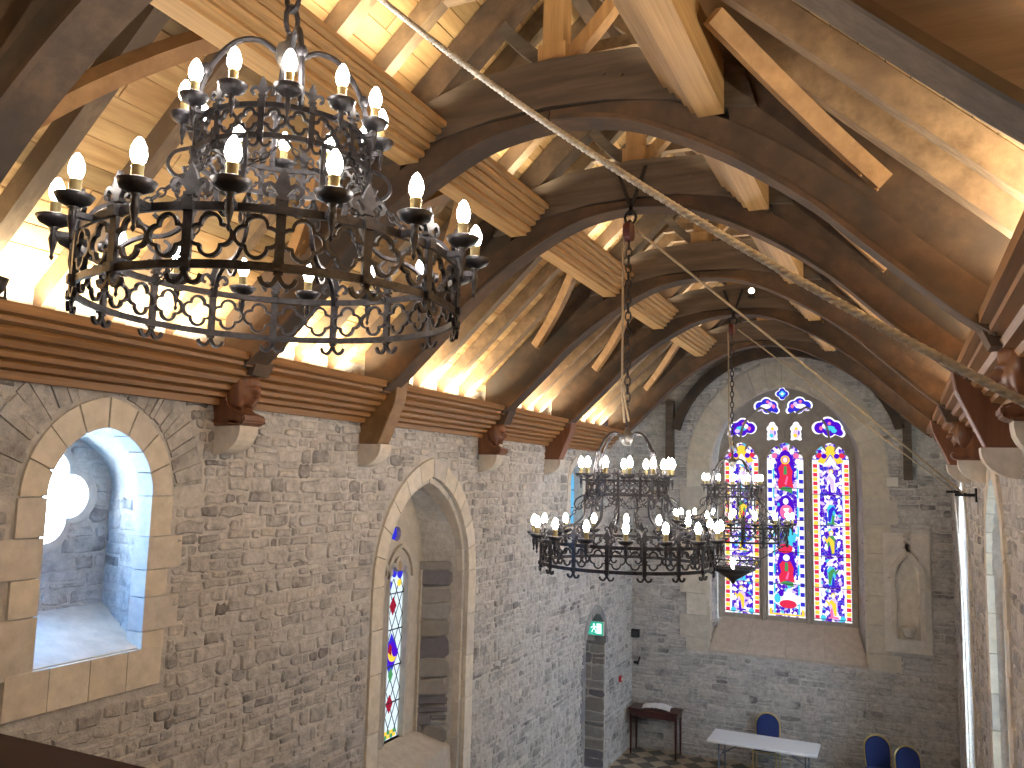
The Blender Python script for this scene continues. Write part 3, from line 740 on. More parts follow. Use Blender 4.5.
# ------------------------------------------------------------------ roof trusses
SOF = [(.34, 6.03), (.50, 6.15), (.75, 6.38), (1.0, 6.62), (1.25, 6.86), (1.6, 7.13), (1.92, 7.33), (2.3, 7.52), (2.6, 7.60), (2.905, 7.63)]
SOF = [(p.x, p.y) for p in spline([(a, b, 0) for a, b in SOF], 3)]
TT = .22
OFFS = []            # upper edge of the arch brace, 0.19 m above its soffit
for a_, b_, c_ in zip([SOF[0]]+SOF, SOF, SOF[1:]+[SOF[-1]]):
    tx, tz = c_[0]-a_[0], c_[1]-a_[1]; ln_ = math.hypot(tx, tz); p_ = (b_[0]-tz/ln_*.19, b_[1]+tx/ln_*.19)
    if p_[0] < 1.75: OFFS.append(p_)
OFFL = [p for p in OFFS if p[1] < U(p[0])-.12]
order = ['nearest the gallery, spanning above the large chandelier', 'second from the gallery, just beyond the large chandelier', 'third from the gallery, carrying the middle chandelier', 'fourth from the gallery, between the two far chandeliers', 'fifth from the gallery, carrying the farthest chandelier', 'sixth from the gallery, in front of the great stained window']
SLOPES = ('lancet-window', 'rope-cleat')
def pegs(bm, pts, y, r=.014):
    for u, z in pts: tube(bm, [(u, y-.012, z), (u, y+.01, z)], r, 6)
for i, y in enumerate(TR):
    t = thing('roof_truss', 'arched dark oak roof truss, '+order[i], 'roof truss', (MID, y, 5.74), 'arched oak roof trusses')
    mp = lambda u, v, d: Vector((u, y+d, v)); mpm = lambda u, v, d: Vector((W-u, y+d, v))
    for m_ in (mp, mpm):
        bm = NB(); prism(bm, OFFL+[(1.75, U(1.75)-.12), (MID, U(MID)-.12), (MID, U(MID)+.18), (.12, U(.12)+.18), (.12, 6.17)], m_, -TT/2+.02, TT/2-.02); obj('principal_rafter', bm, m_prin, t)
        bm = NB()
        prism(bm, SOF+[(2.905, 7.70), (2.5, 7.69), (2.1, 7.64)]+OFFS[::-1], m_, -TT/2, TT/2)
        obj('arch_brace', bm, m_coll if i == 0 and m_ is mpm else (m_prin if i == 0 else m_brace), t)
        bm = NB(); sweep(bm, [m_(u, v+.012, -TT/2) for u, v in SOF], rect(.03, .03), False, (0, -1, 0)); obj('edge_moulding', bm, m_brace, t)
    bm = NB()
    ct = [(1.55, 7.50), (1.8, 7.53), (2.1, 7.63), (2.5, 7.70), (MID, 7.72)]; cb = [(MID, 8.06), (2.3, 8.02), (1.9, 7.90), (1.62, 7.74)]
    pts = ct+[(W-u, z) for u, z in ct[::-1][1:]]+[(W-u, z) for u, z in cb[::-1]]+cb[1:]
    prism(bm, pts, mp, -TT/2-.02, TT/2+.02); pegs(bm, [(2.0, 7.76), (3.75, 7.76), (2.55, 7.9), (3.3, 7.88), (3.42, 7.85)], y-TT/2-.02); obj('collar_beam', bm, m_coll, t)
    bm = NB(); box(bm, (MID, y, 8.5), (.15, .15, .92)); box(bm, (MID, y, 8.12), (.2, .2, .14)); obj('king_post', bm, m_post, t)
    for s in (-1, 1):
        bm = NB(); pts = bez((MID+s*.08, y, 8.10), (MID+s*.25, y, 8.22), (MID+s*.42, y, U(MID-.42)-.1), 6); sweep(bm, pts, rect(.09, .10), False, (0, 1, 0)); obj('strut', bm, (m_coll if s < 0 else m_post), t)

# frame standing against the far wall
t = thing('wall_frame', 'dark timber posts and arched brace fixed round the top of the great window', 'timber frame', (EC, D-.1, 5.4))
for s in (-1, 1):
    x = EC+s*2.17
    bm = NB(); box(bm, (x, D-.12, 6.12), (.15, .16, 1.5)); obj('post', bm, m_coll, t)
    bm = NB(); A = pointed(EC, 2.05, 5.75, 1.95, 12); B = pointed(EC, 2.22, 5.75, 2.15, 12)
    A = A[2:13] if s < 0 else A[12:-2]; B = B[2:13] if s < 0 else B[12:-2]
    prism(bm, A+B[::-1], mpE, .05, .2); obj('arch_brace', bm, m_prin, t)

# purlins, bay by bay, with the same mouldings as the cornice
PP = [(1.74, 7.47), (1.90, 7.47), (1.90, 7.50), (1.945, 7.505), (1.95, 7.525), (1.94, 7.555), (1.985, 7.56), (1.995, 7.58), (1.985, 7.605), (2.03, 7.61), (2.04, 7.635), (2.03, 7.655), (2.075, 7.66), (2.085, 7.68), (2.075, 7.70), (2.12, 7.705), (2.125, 7.74), (1.85, 7.76), (1.80, U(1.80)-.01), (1.74, U(1.74)-.01)]
BAYS = list(zip([-1.5]+TR, TR+[D-.06]))
bayname = ['above the gallery rail', 'over the large chandelier', 'just beyond the large chandelier', 'over the middle chandelier', 'between the two far chandeliers', 'over the farthest chandelier', 'against the far gable']
for b, (y0, y1) in enumerate(BAYS[:6]):
    for k, fx in enumerate((lambda u: u, lambda u: W-u)):
        bm = NB(); prism(bm, PP, lambda u, v, d: Vector((fx(u), d, v)), y0+.13, y1-.13)
        tag(obj('purlin', bm, m_purl), 'moulded honey-coloured purlin %s, on the %s slope' % (bayname[b], SLOPES[k]), 'purlin', 'moulded purlins')
bm = NB(); box(bm, (MID, (D-1.5)/2, U(MID)-.06), (.12, D+1.4, .2)); tag(obj('ridge_beam', bm, m_prin), 'dark ridge beam along the very top of the roof', 'ridge beam')

# common rafters (three-sided couples with a small collar)
def couple(y, label, grp):
    t = thing('rafter_couple', label, 'rafters', (MID, y, ZE), grp)
    for s, fx in ((0, lambda u: u), (1, lambda u: W-u)):
        bm = NB(); w2 = .052+R.uniform(-.006, .010)
        prism(bm, [(-.05, U(-.05)), (MID-.07, U(MID-.07)), (MID-.07, U(MID-.07)+.195), (-.05, U(-.05)+.195)], lambda u, v, d: Vector((fx(u), y+d, v)), -w2, w2); obj('rafter', bm, m_raft, t)
    bm = NB(); zc = 8.42+R.uniform(-.02, .02); hw = MID-(zc-ZE)/K+.05; box(bm, (MID, y, zc), (2*hw, .08, .09)); obj('collar_tie', bm, m_raft, t)
for b, (y0, y1) in enumerate(BAYS):
    n = round((y1-y0)/.5)
    for i in range(1, n):
        y = y0+(y1-y0)*i/n
        if y < .4: continue
        couple(y, 'pair of weathered oak rafters in the roof bay '+bayname[b], 'rafters in the bay '+bayname[b])

# curved wind braces in the plane of the roof
def wind(k, y, s, label):
    fx = (lambda u: u) if k == 0 else (lambda u: W-u)
    bm = NB(); c = bez((.86, y+s*.17, 0), (1.26, y+s*.40, 0), (1.655, y+s*.90, 0), 10)
    path = [Vector((fx(p.x), p.y, U(p.x)-.07)) for p in c]; nrm = Vector((K if k == 0 else -K, 0, -1)).normalized()
    sweep(bm, path, rect(.10, .10), False, nrm)
    a = path[1]
    for j in (0, 1): tube(bm, [path[j]+nrm*.045, path[j]+nrm*.06], .012, 6, (0, 1, 0))
    o = obj('wind_brace', bm, m_wind); tag(o, label, 'wind brace', 'curved wind braces')
for i, y in enumerate(TR):
    for k in (0, 1):
        for s, wd in ((-1, 'toward the gallery'), (1, 'toward the great window')):
            if i == 5 and s > 0: continue
            wind(k, y, s, 'curved honey oak brace rising %s from the %s truss, %s slope' % (wd, ('first', 'second', 'third', 'fourth', 'fifth', 'sixth')[i], SLOPES[k]))

# ------------------------------------------------------------------ corbels
def head_mesh(bm, fx, y, z, r=.135):
    """carved face under a hood, looking into the room (+X before fx mirrors it)"""
    nu, nv = 72, 48; rows = []
    g = lambda a, b, s: math.exp(-((a)**2+(b)**2)/(2*s*s))
    for j in range(nv+1):
        ph = -PI/2+PI*j/nv; row = []
        for i in range(nu):
            th = 2*PI*i/nu; a = th if th < PI else th-2*PI     # a=0 is the face
            rr = 1.0+.16*g(0, ph-.75, .5)*(1 if abs(a) > 1.2 else .55)
            rr += .42*math.exp(-(a/.16)**2)*math.exp(-((ph+.16)/.22)**2)                      # nose
            rr += .20*math.exp(-((abs(a)-.30)/.28)**2)*math.exp(-((ph-.20)/.09)**2)           # brow
            rr -= .20*math.exp(-((abs(a)-.36)/.18)**2)*math.exp(-((ph-.02)/.12)**2)           # eye sockets
            rr += .06*math.exp(-((abs(a)-.34)/.08)**2)*math.exp(-((ph-.05)/.05)**2)           # eyes
            rr += .14*math.exp(-(a/.25)**2)*math.exp(-((ph+.48)/.05)**2)+.14*math.exp(-(a/.22)**2)*math.exp(-((ph+.61)/.05)**2)  # lips
            rr += .30*math.exp(-(a/.28)**2)*math.exp(-((ph+.86)/.16)**2)                      # chin
            rr += .08*math.exp(-((abs(a)-.75)/.25)**2)*math.exp(-((ph+.2)/.25)**2)            # cheeks
            e = 1/(1+math.exp(-(abs(a)-1.0)*14)); e = max(e, 1/(1+math.exp(-(ph-.55)*14)))
            rr += .26*e*(1 if ph > -.9 else .6)+.02*e*math.sin(a*26)                                               # hood
            row.append(bm.verts.new((fx(.2+rr*r*math.cos(ph)*math.cos(a)), y+rr*r*.92*math.cos(ph)*math.sin(a), z+rr*r*1.12*math.sin(ph))))
        rows.append(row)
    fs = []
    for A, B in zip(rows, rows[1:]):
        for i in range(nu): fs.append(bm.faces.new((A[i], A[(i+1) % nu], B[(i+1) % nu], B[i])))
    bmesh.ops.remove_doubles(bm, verts=bm.verts[:], dist=1e-5)
    bmesh.ops.recalc_face_normals(bm, faces=bm.faces[:])
    for f in bm.faces: f.smooth = True
nm = ['second', 'third', 'fourth', 'fifth', 'sixth']
def corbel(k, i, y, head):
    fx = (lambda u: u) if k == 0 else (lambda u: W-u)
    side = 'wall of the tall lancet' if k == 0 else 'wall with the rope cleats'
    y += (.08, .13, .09, .05)[i-1]; dz = (0, -.05, -.06, -.05)[i-1]
    t = thing('corbel', ('carved oak head corbel on pale stone, under the %s truss, %s' if head else 'plain oak bracket on pale stone corbel, under the %s truss, %s') % (nm[i-1], side), 'corbel', (fx(0), y, 5.36+dz), 'truss corbels')
    mp = lambda u, v, d: Vector((fx(u), y+d, v+dz))
    bm = NB(); a = [(0.0, 5.58), (.27, 5.58), (.27, 5.55)]+[(.27-.27*(1-math.cos(q)), 5.55-.2*math.sin(q)) for q in [PI/2*j/7 for j in range(1, 8)]]
    prism(bm, a, mp, -.10, .10); obj('stone_corbel', bm, m_pale, t)
    if head:
        bm = NB(); prism(bm, [(0, 5.58), (.28, 5.58), (.33, 5.61), (.33, 5.66), (.2, 5.70), (.15, 5.78), (.13, 6.05), (0, 6.05)], mp, -.13, .13); bevel(bm, .012, 2); obj('shoulders', bm, m_head, t)
        bm = NB(); head_mesh(bm, fx, y, 5.85+dz, .118); obj('carved_head', bm, m_head, t, True)
        bm = NB(); prism(bm, [(.0, 5.98), (.36, 5.98), (.45, 6.2), (.35, 6.3), (.0, 6.2)], mp, -.10, .10); obj('truss_seat', bm, m_brace, t)
    else:
        bm = NB(); prism(bm, [(0, 5.58), (.24, 5.58), (.30, 5.72), (.42, 6.0), (.45, 6.22), (.0, 6.22)], mp, -.10, .10); bevel(bm, .008); obj('bracket', bm, m_wind if k == 0 and i == 2 else m_head, t)
for i, y in enumerate(TR):
    if i in (0, 5): continue
    corbel(0, i, y, i in (1, 3)); corbel(1, i, y, i in (1, 3))

# ------------------------------------------------------------------ cove lamps and floodlights
for b, (y0, y1) in enumerate(BAYS[:6]):
    for k in (0, 1):
        for xx, zz, lean, pw in ((.20, 6.19, -.12, 1.0), (2.03, 7.80, .15, .34)):      # on the cornice, and on top of the purlin
            ld = bpy.data.lights.new('cove_lamp', 'AREA'); ld.shape = 'RECTANGLE'; ln = min(y1-y0, 3)-.5; ld.energy = pw*COVE_W*ln/2; ld.color = COVE_COL; ld.spread = 2.5
            ld.size, ld.size_y = ln, .06
            lo = bpy.data.objects.new('cove_lamp', ld); COL.objects.link(lo)
            d = Vector(((1 if k == 0 else -1)*lean, 0, 1)).normalized()
            lo.location = (xx if k == 0 else W-xx, max((y0+y1)/2, 1.2), zz)
            lo.rotation_euler = (-d).to_track_quat('Z', 'Y').to_euler()
            ax = lo.rotation_euler.to_matrix() @ Vector((1, 0, 0))
            if abs(ax.y) < .7: ld.size, ld.size_y = ld.size_y, ld.size
def flood(x, y, z, tx, label, power=None, col=None):
    t = thing('floodlight', label, 'floodlight', (x, y, z), 'small black floodlights')
    d = Vector(tx).normalized()
    bm = NB(); box(bm, (x, y, z+.012), (.09, .07, .024)); tube(bm, [(x, y-.05, z+.02), (x, y-.05, z+.09)], .008, 6, (1, 0, 0)); tube(bm, [(x, y+.05, z+.02), (x, y+.05, z+.09)], .008, 6, (1, 0, 0)); tube(bm, [(x, y-.05, z+.02), (x, y+.05, z+.02)], .008, 6, (1, 0, 0)); obj('bracket', bm, m_black, t)
    M3 = d.to_track_quat('Z', 'Y').to_matrix()
    bm = NB(); lathe(bm, [(0, -.06), (.03, -.055), (.045, -.02), (.05, .05), (.044, .05), (.04, .035), (0, .035)], 14)
    for v in bm.verts: v.co = M3 @ v.co+Vector((x, y, z+.10))
    obj('lamp_body', bm, m_black, t, True)
    bm = NB(); lathe(bm, [(0, .037), (.04, .037), (.04, .040), (0, .042)], 14)
    for v in bm.verts: v.co = M3 @ v.co+Vector((x, y, z+.10))
    obj('lens', bm, m_lens if not col else emis('cool_lens', col, 6), t)
    if power:
        ld = bpy.data.lights.new('flood_lamp', 'SPOT'); ld.energy = power; ld.spot_size = 1.5; ld.color = col; ld.shadow_soft_size = .03
        lo = bpy.data.objects.new('flood_lamp', ld); COL.objects.link(lo); lo.location = Vector((x, y, z+.1))+d*.06; lo.rotation_euler = (-d).to_track_quat('Z', 'Y').to_euler()
flood(.30, 3.0, 6.155, (.25, .1, 1), 'small black floodlight on the cornice near the bright splayed window')
flood(.30, 7.42, 6.155, (.25, .1, 1), 'small black floodlight on the cornice above the tall lancet')
flood(.30, 12.35, 6.155, (.25, .1, 1), 'small black floodlight on the cornice above the small slit window')
for xx, wn in ((.28, 'lancet'), (W-.28, 'rope-cleat')):
    flood(xx, 15.0, 6.16, (.25 if xx < 1 else -.25, 1, -.12), 'small floodlight on the wall head facing the gable beside the %s wall' % wn, FLOOD_W, (.86, 1, .93))
flood(3.17, 11.83, 7.84, (.1, -1, -.25), 'small lit floodlight standing on the fifth roof truss collar')

# ------------------------------------------------------------------ chandeliers
def ring_bar(bm, Rr, z, hh, th, n=96):
    sec = [(Rr-th/2, z-hh/2), (Rr+th/2, z-hh/2), (Rr+th/2, z+hh/2), (Rr-th/2, z+hh/2)]
    rings = [[bm.verts.new((r*math.cos(2*PI*i/n), r*math.sin(2*PI*i/n), zz)) for r, zz in sec] for i in range(n)]
    for i in range(n):
        A, B = rings[i], rings[(i+1) % n]
        for j in range(4): bm.faces.new((A[j], B[j], B[(j+1) % 4], A[(j+1) % 4]))
    bmesh.ops.recalc_face_normals(bm, faces=bm.faces[:])
def on_cyl(Rr): return lambda s, z, d=0: Vector(((Rr+d)*math.cos(s/Rr), (Rr+d)*math.sin(s/Rr), z))
def fleur(bm, Rr, z, s=1.0):
    """iron fleur-de-lis standing on a hoop at angle 0"""
    mp = lambda u, v, d: Vector((Rr+d, u, z+v))
    prism(bm, [(-.006*s, 0), (.006*s, 0), (.010*s, .02*s), (.026*s, .05*s), (.016*s, .085*s), (0, .118*s), (-.016*s, .085*s), (-.026*s, .05*s), (-.010*s, .02*s)], mp, -.009*s, .009*s)
    for q in (-1, 1):
        pts = [(0, .015), (.018, .045), (.038, .062), (.055, .05), (.054, .03), (.04, .026)]
        sweep(bm, [mp(q*a*s, b*s, 0) for a, b in [(p.x, p.y) for p in spline([(a, b, 0) for a, b in pts], 3)]], rect(.013*s, .016*s), False, (1, 0, 0))
    box(bm, (Rr, 0, z+.017*s), (.026*s, .04*s, .012*s))
def upright(bm, Rr, zt, zb, s=1.0):
    box(bm, (Rr+.006, 0, (zt+zb)/2), (.014*s, .030*s, zt-zb+.05))
    for q in (-1, 1):
        pts = spline([(0, 0, -.01), (0, .004*q, -.035), (0, .022*q, -.06), (0, .045*q, -.055), (0, .055*q, -.035)], 3)
        sweep(bm, [Vector((Rr+.008, p.y*s, zb+p.z*s)) for p in pts], rect(.014*s, .014*s), False, (1, 0, 0))
    box(bm, (Rr+.012, 0, zt), (.026*s, .036*s, .036*s)); box(bm, (Rr+.012, 0, zb), (.024*s, .034*s, .03*s))
    fleur(bm, Rr, zt+.02, s)
def quatre_bar(bm, Rr, cs_, cz, r, wd=.011):
    mp = on_cyl(Rr); P = quatre(cs_, cz, r, 40)
    sweep(bm, [mp(u, v) for u, v in P], rect(wd, .016), True, mp(cs_, cz)-Vector((0, 0, cz)))
def chandelier_proto():
    t = thing('chandelier', 'x', 'chandelier', (0, 0, 0), 'iron candle chandeliers')
    for name, Rr, zt, zb, n, nq, s, nc in (('lower_ring', .71, -.875, -1.058, 16, 32, 1.0, 16), ('upper_ring', .335, -.37, -.485, 12, 24, .72, 12)):
        bm = NB(); ring_bar(bm, Rr, zt, .026*s, .014); ring_bar(bm, Rr, zb, .026*s, .014); ring = obj(name, bm, m_iron, t, True)
        for p in ring.data.polygons: p.use_smooth = False
        bm = NB(); upright(bm, Rr, zt, zb, s); up = obj('upright', bm, m_iron, ring)
        bm = NB(); rq = min((zt-zb)/2-.004, PI*Rr/nq-.003); hz = (zt+zb)/2; quatre_bar(bm, Rr, 0, hz, (zt-zb)/2-.006 if False else rq); 
        qa = obj('quatrefoil', bm, m_iron, ring); qa.rotation_euler.z = PI/nq
        if s == 1.0: qa.scale = (1, 1, 1)
        for i in range(1, n): c = up.copy(); COL.objects.link(c); c.rotation_euler.z = 2*PI*i/n
        for i in range(1, nq): c = qa.copy(); COL.objects.link(c); c.rotation_euler.z = 2*PI*(i+.5)/nq
        # candle arms, half way between the uprights
        rp = Rr+.065*s; zp = zt+.022*s
        bm = NB()
        beam(bm, (Rr-.005, 0, zt), (rp+.01, 0, zt), .018*s, .02*s); lathe(bm, [(0, zt-.10*s), (.009*s, zt-.085*s), (.005*s, zt-.075*s), (.014*s, zt-.03*s), (.016*s, zt-.02*s), (.011*s, zt), (.014*s, zt+.008*s), (.012*s, zt+.015*s), (.02*s, zp), (0, zp)], 8, (rp, 0, 0))
        arm = obj('candle_arm', bm, m_iron, t); arm.rotation_euler.z = PI/n
        k = 1.0 if s == 1.0 else .85
        bm = NB(); lathe(bm, [(0, zp), (.022*k, zp+.002), (.050*k, zp+.016), (.063*k, zp+.038), (.060*k, zp+.040), (.046*k, zp+.022), (.02*k, zp+.010), (0, zp+.009)], 18, (rp, 0, 0)); obj('drip_pan', bm, m_iron, arm)
        bm = NB(); lathe(bm, [(.019*k, zp+.008), (.019*k, zp+.085), (.021*k, zp+.087), (.019*k, zp+.092), (0, zp+.093)], 12, (rp, 0, 0)); obj('candle_sleeve', bm, m_brass, arm)
        bm = NB(); z = zp+.09; lathe(bm, [(0, z), (.012, z+.002), (.022, z+.018), (.026, z+.036), (.023, z+.056), (.015, z+.076), (.006, z+.089), (0, z+.092)], 10, (rp, 0, 0)); obj('bulb', bm, m_bulb, arm)
        for i in range(1, nc): copy_tree(arm, t, None, 2*PI*(i+.5)/n)
    # hub with four bow arms down to the upper ring, scrolled arms out to the lower ring
    bm = NB(); lathe(bm, [(0, -.075), (.03, -.068), (.055, -.03), (.06, 0), (.05, .03), (.022, .05), (.018, .08), (0, .09)], 16); obj('hub', bm, plain('worn_iron', (.16, .15, .14), .45, .6), t)
    for i in range(4):
        bm = NB(); a = PI/4+i*PI/2+.13; ca, sa = math.cos(a), math.sin(a)
        pts = spline([(r*ca, r*sa, z) for r, z in ((.04, -.01), (.12, .03), (.21, .0), (.29, -.11), (.335, -.25), (.355, -.37))], 5); tube(bm, pts, .012, 8)
        lathe(bm, [(.014, -.16), (.022, -.145), (.022, -.13), (.014, -.115)], 8, (.31*ca, .31*sa, 0)); obj('bow_arm', bm, m_iron, t)
    for i in range(8):
        bm = NB(); a = PI/8+i*PI/4; ca, sa = math.cos(a), math.sin(a)
        pts = [(.36, -.49), (.35, -.58), (.37, -.68), (.46, -.75), (.57, -.76), (.66, -.80), (.71, -.89)]
        sweep(bm, spline([(r*ca, r*sa, z) for r, z in pts], 5), rect(.014, .018), False, (-sa, ca, 0))
        pts = [(.37, -.50), (.42, -.53), (.44, -.58), (.41, -.615), (.375, -.60), (.385, -.575)]; sweep(bm, spline([(r*ca, r*sa, z) for r, z in pts], 4), rect(.012, .014), False, (-sa, ca, 0))
        pts = [(.55, -.76), (.53, -.81), (.48, -.83), (.45, -.80), (.475, -.775)]; sweep(bm, spline([(r*ca, r*sa, z) for r, z in pts], 4), rect(.012, .014), False, (-sa, ca, 0)); obj('scroll_arm', bm, m_iron, t)
    def links(bm, path, ln, r):
        for i in range(len(path)-1):
            p, q = path[i], path[i+1]; d = (q-p).normalized(); c = (p+q)/2; sd = d.cross(Vector((0, 0, 1)) if abs(d.z) < .9 else Vector((1, 0, 0))).normalized()
            if i % 2: sd = d.cross(sd)
            tube(bm, [c+d*(ln*.62*math.cos(a))+sd*(ln*.34*math.sin(a)) for a in [2*PI*j/10 for j in range(10)]], r, 5, d.cross(sd), True)
    bm = NB()
    for i in range(8):      # chain swags under the upper ring
        a0, a1 = i*PI/4, (i+1)*PI/4; pts = []
        for j in range(11):
            f = j/10; a = a0+(a1-a0)*f; pts.append(Vector((.34*math.cos(a), .34*math.sin(a), -.49-.10*4*f*(1-f))))
        links(bm, pts, .03, .0035)
    obj('chain_swag', bm, m_iron, t)
    for i in range(4):
        bm = NB(); a = i*PI/2; pts = [Vector((.69*math.cos(a)*(1-f)+.34*math.cos(a)*f, .69*math.sin(a)*(1-f)+.34*math.sin(a)*f, -.88*(1-f)-.5*f-.12*f*(1-f))) for f in [j/14 for j in range(15)]]; links(bm, pts, .036, .004); obj('tie_chain', bm, m_iron, t)
    return t, links
ch, links = chandelier_proto()
H1, H2, H3 = Vector((2.80, 2.50, 6.90)), Vector((2.91, 6.80, 5.59)), Vector((2.91, 11.72, 5.53))
specs = [(H1, TR[0], 'large black iron two-tier chandelier of lit candles filling the view beside the gallery', -.06), (H2, TR[2], 'black iron candle chandelier hanging in the middle of the chapel on a long chain', .10), (H3, TR[4], 'farthest iron candle chandelier, hanging before the great stained window with a bowl beneath', -.05)]
for i, (H, ty, lab, rz) in enumerate(specs):
    o = ch if i == 0 else copy_tree(ch)
    o.location = H; o['label'] = lab
    for c in o.children: pass
    o.rotation_euler.z = rz
CH = [o for o in S.objects if o.name.startswith('chandelier')]
for (H, ty, lab, rz), o in zip(specs, CH):
    top = 7.30
    bm = NB(); ln = .10 if H is H1 else .07; n = int((top-.09-H.z)/ln); pts = [Vector((0, 0, .09+(top-.09-H.z)*j/n)) for j in range(n+1)]
    links(bm, pts, (top-.09-H.z)/n, .011 if H is H1 else .007); c = obj('hanging_chain', bm, m_iron, o, world=False)
    c.rotation_euler.z = 0
# bowl under the farthest chandelier
bm = NB(); lathe(bm, [(0, -1.66), (.02, -1.65), (.05, -1.6), (.2, -1.51), (.30, -1.46), (.305, -1.43), (.285, -1.43), (.19, -1.49), (0, -1.56)], 24); bw = obj('bowl', bm, m_iron, CH[2], world=False)
bm = NB(); ring_bar(bm, .36, -1.31, .02, .012, 48); ring_bar(bm, .36, -1.41, .02, .012, 48)
for i in range(18): quatre_bar(bm, .36, 2*PI*.36*i/18, -1.36, .05, .009)
obj('bowl_ring', bm, m_iron, CH[2], world=False)
bm = NB()
for i in range(3): a = i*2*PI/3; tube(bm, [(.69*math.cos(a), .69*math.sin(a), -1.1), (.36*math.cos(a), .36*math.sin(a), -1.31), (.36*math.cos(a), .36*math.sin(a), -1.41), (.29*math.cos(a), .29*math.sin(a), -1.43)], .007, 6)
obj('bowl_hanger', bm, m_iron, CH[2], world=False)
bm = NB(); lathe(bm, [(0, -1.5), (.02, -1.5), (.02, -1.42), (.045, -1.37), (.04, -1.33), (0, -1.31)], 12); obj('bowl_bulb', bm, m_bulb, CH[2], world=False)

# pulleys, cords and hoisting ropes
for i, (H, ty, lab, rz) in enumerate(specs):
    nmz = ('nearest', 'middle', 'farthest')[i]
    y = ty-TT/2-.03; t = thing('pulley', 'dark red pulley block on iron straps above the %s chandelier' % nmz, 'pulley', (H.x, y, 7.3), 'chandelier pulleys')
    bm = NB()
    for s in (-1, 1):
        beam(bm, (H.x+s*.13, y-.005, 7.98), (H.x-s*.02, y-.005, 7.55), .03, .012, (0, 1, 0)); beam(bm, (H.x+s*.13, y-.005, 7.98), (H.x+s*.13, y+.3, 8.09), .03, .012)
    tube(bm, [(H.x, H.y, 7.52+.05*math.cos(a)) if False else (H.x+.05*math.sin(a), y-.02, 7.52+.06*math.cos(a)) for a in [2*PI*j/12 for j in range(12)]], .013, 6, (0, 1, 0), True)
    obj('strap', bm, m_black, t)
    bm = NB(); tube(bm, [(H.x-.03, H.y, 7.38), (H.x+.03, H.y, 7.38)], .085, 18, (0, 0, 1)); obj('sheave', bm, m_pulley, t)
    bm = NB(); beam(bm, (H.x, y-.02, 7.49), (H.x, H.y, 7.40), .03, .03, (1, 0, 0)); obj('hook', bm, m_black, t)
    if i:
        bm = NB(); dx = .045
        tube(bm, [(H.x-dx, H.y-.02, 7.35), (H.x-dx*.9, H.y-.02, H.z+.35), (H.x-.02, H.y-.01, H.z+.12)], .010, 6, (1, 0, 0)); tube(bm, [(H.x-.03, H.y-.035, H.z+.42), (H.x+.025, H.y-.03, H.z+.13)], .009, 6, (1, 0, 0))
        tag(obj('lifting_cord', bm, m_cord), 'pale lifting cord beside the chain of the %s chandelier' % nmz, 'cord')
def rope(p, q, sag, r, mat, label, name='rope', n=80, twist=0):
    p, q = Vector(p), Vector(q); path = [p.lerp(q, f)-Vector((0, 0, sag*4*f*(1-f))) for f in [i/n for i in range(n+1)]]
    bm = NB()
    if twist:
        m = 18; sec = [(r*(.80+.2*abs(math.cos(1.5*a)))*math.cos(a), r*(.80+.2*abs(math.cos(1.5*a)))*math.sin(a)) for a in [2*PI*j/m for j in range(m)]]
        sweep(bm, path, sec, False, (0, 0, 1), twist)
    else: tube(bm, path, r, 6)
    return tag(obj(name, bm, mat, None, True), label, 'rope')
RD2 = Vector((.11754465, .98881734, .09177978))
e1 = CAM+RD2*2.0
pu = Vector((H1.x+.08, H1.y, 7.38))
dirr = (e1-pu)
rope(pu, pu+dirr*1.22+Vector((0, 0, .107)), .149, .0115, m_rope, 'thick twisted hemp rope slanting down from the nearest chandelier pulley', 'rope', 420, 95)
c2 = Vector((W-.14, 11.1, 5.17)); c3 = Vector((W-.14, 13.1, 5.2))
rope((H2.x+.08, H2.y, 7.38), c2, .0, .011, m_cord, 'thin pale cord running from the middle pulley down to a wall cleat')
rope((H3.x+.08, H3.y, 7.38), c3, .0, .010, m_cord, 'thin pale cord running from the farthest pulley down to a wall cleat')
for c, nmz in ((c2, 'the middle chandelier'), (c3, 'the farthest chandelier')):
    t = thing('cleat', 'dark iron cleat on the wall holding the cord of '+nmz, 'cleat', (W, c.y, c.z), 'iron wall cleats')
    bm = NB(); beam(bm, (W-.24, c.y, c.z-.01), (W-.03, c.y, c.z-.01), .04, .035); beam(bm, (W-.14, c.y-.12, c.z), (W-.14, c.y+.12, c.z), .03, .03); obj('arm', bm, m_black, t)
    bm = NB(); box(bm, (W-.022, c.y, c.z-.01), (.02, .12, .16)); obj('wall_plate', bm, m_black, t)
    bm = NB(); tube(bm, [(W-.14, c.y-.01, c.z-.03), (W-.07, c.y, 3.6), (W-.06, c.y+.02, 1.2)], .012, 6, (1, 0, 0)); tag(obj('fall_rope', bm, m_rope), 'slack cord hanging down the wall below the cleat of '+nmz, 'rope')

# ------------------------------------------------------------------ far end furniture and fittings
# arched wall niche
o = thing('wall_niche', 'carved cream stone ogee niche in the far wall beside the great window', 'niche', (5.07, D, 2.3))
bm = NB(); nich = [(4.90, 2.56), (5.27, 2.56), (5.27, 3.72), (5.22, 3.86), (5.085, 4.0), (4.95, 3.86), (4.90, 3.72)]
plate(bm, [(4.69, 2.33), (5.45, 2.33), (5.45, 4.42), (4.69, 4.42)], [nich], mpE, .045, .01); obj('stone_panel', bm, m_pale, o)
bm = NB()
for k in range(len(nich)):
    a, b = nich[k], nich[(k+1) % len(nich)]; poly3(bm, [mpE(*a, .04), mpE(*b, .04), mpE(5.085+(b[0]-5.085)*.8, b[1], .005), mpE(5.085+(a[0]-5.085)*.8, a[1], .005)])
poly3(bm, [mpE(5.085+(a[0]-5.085)*.82, a[1], .004) for a in nich]); obj('recess', bm, m_ash, o)
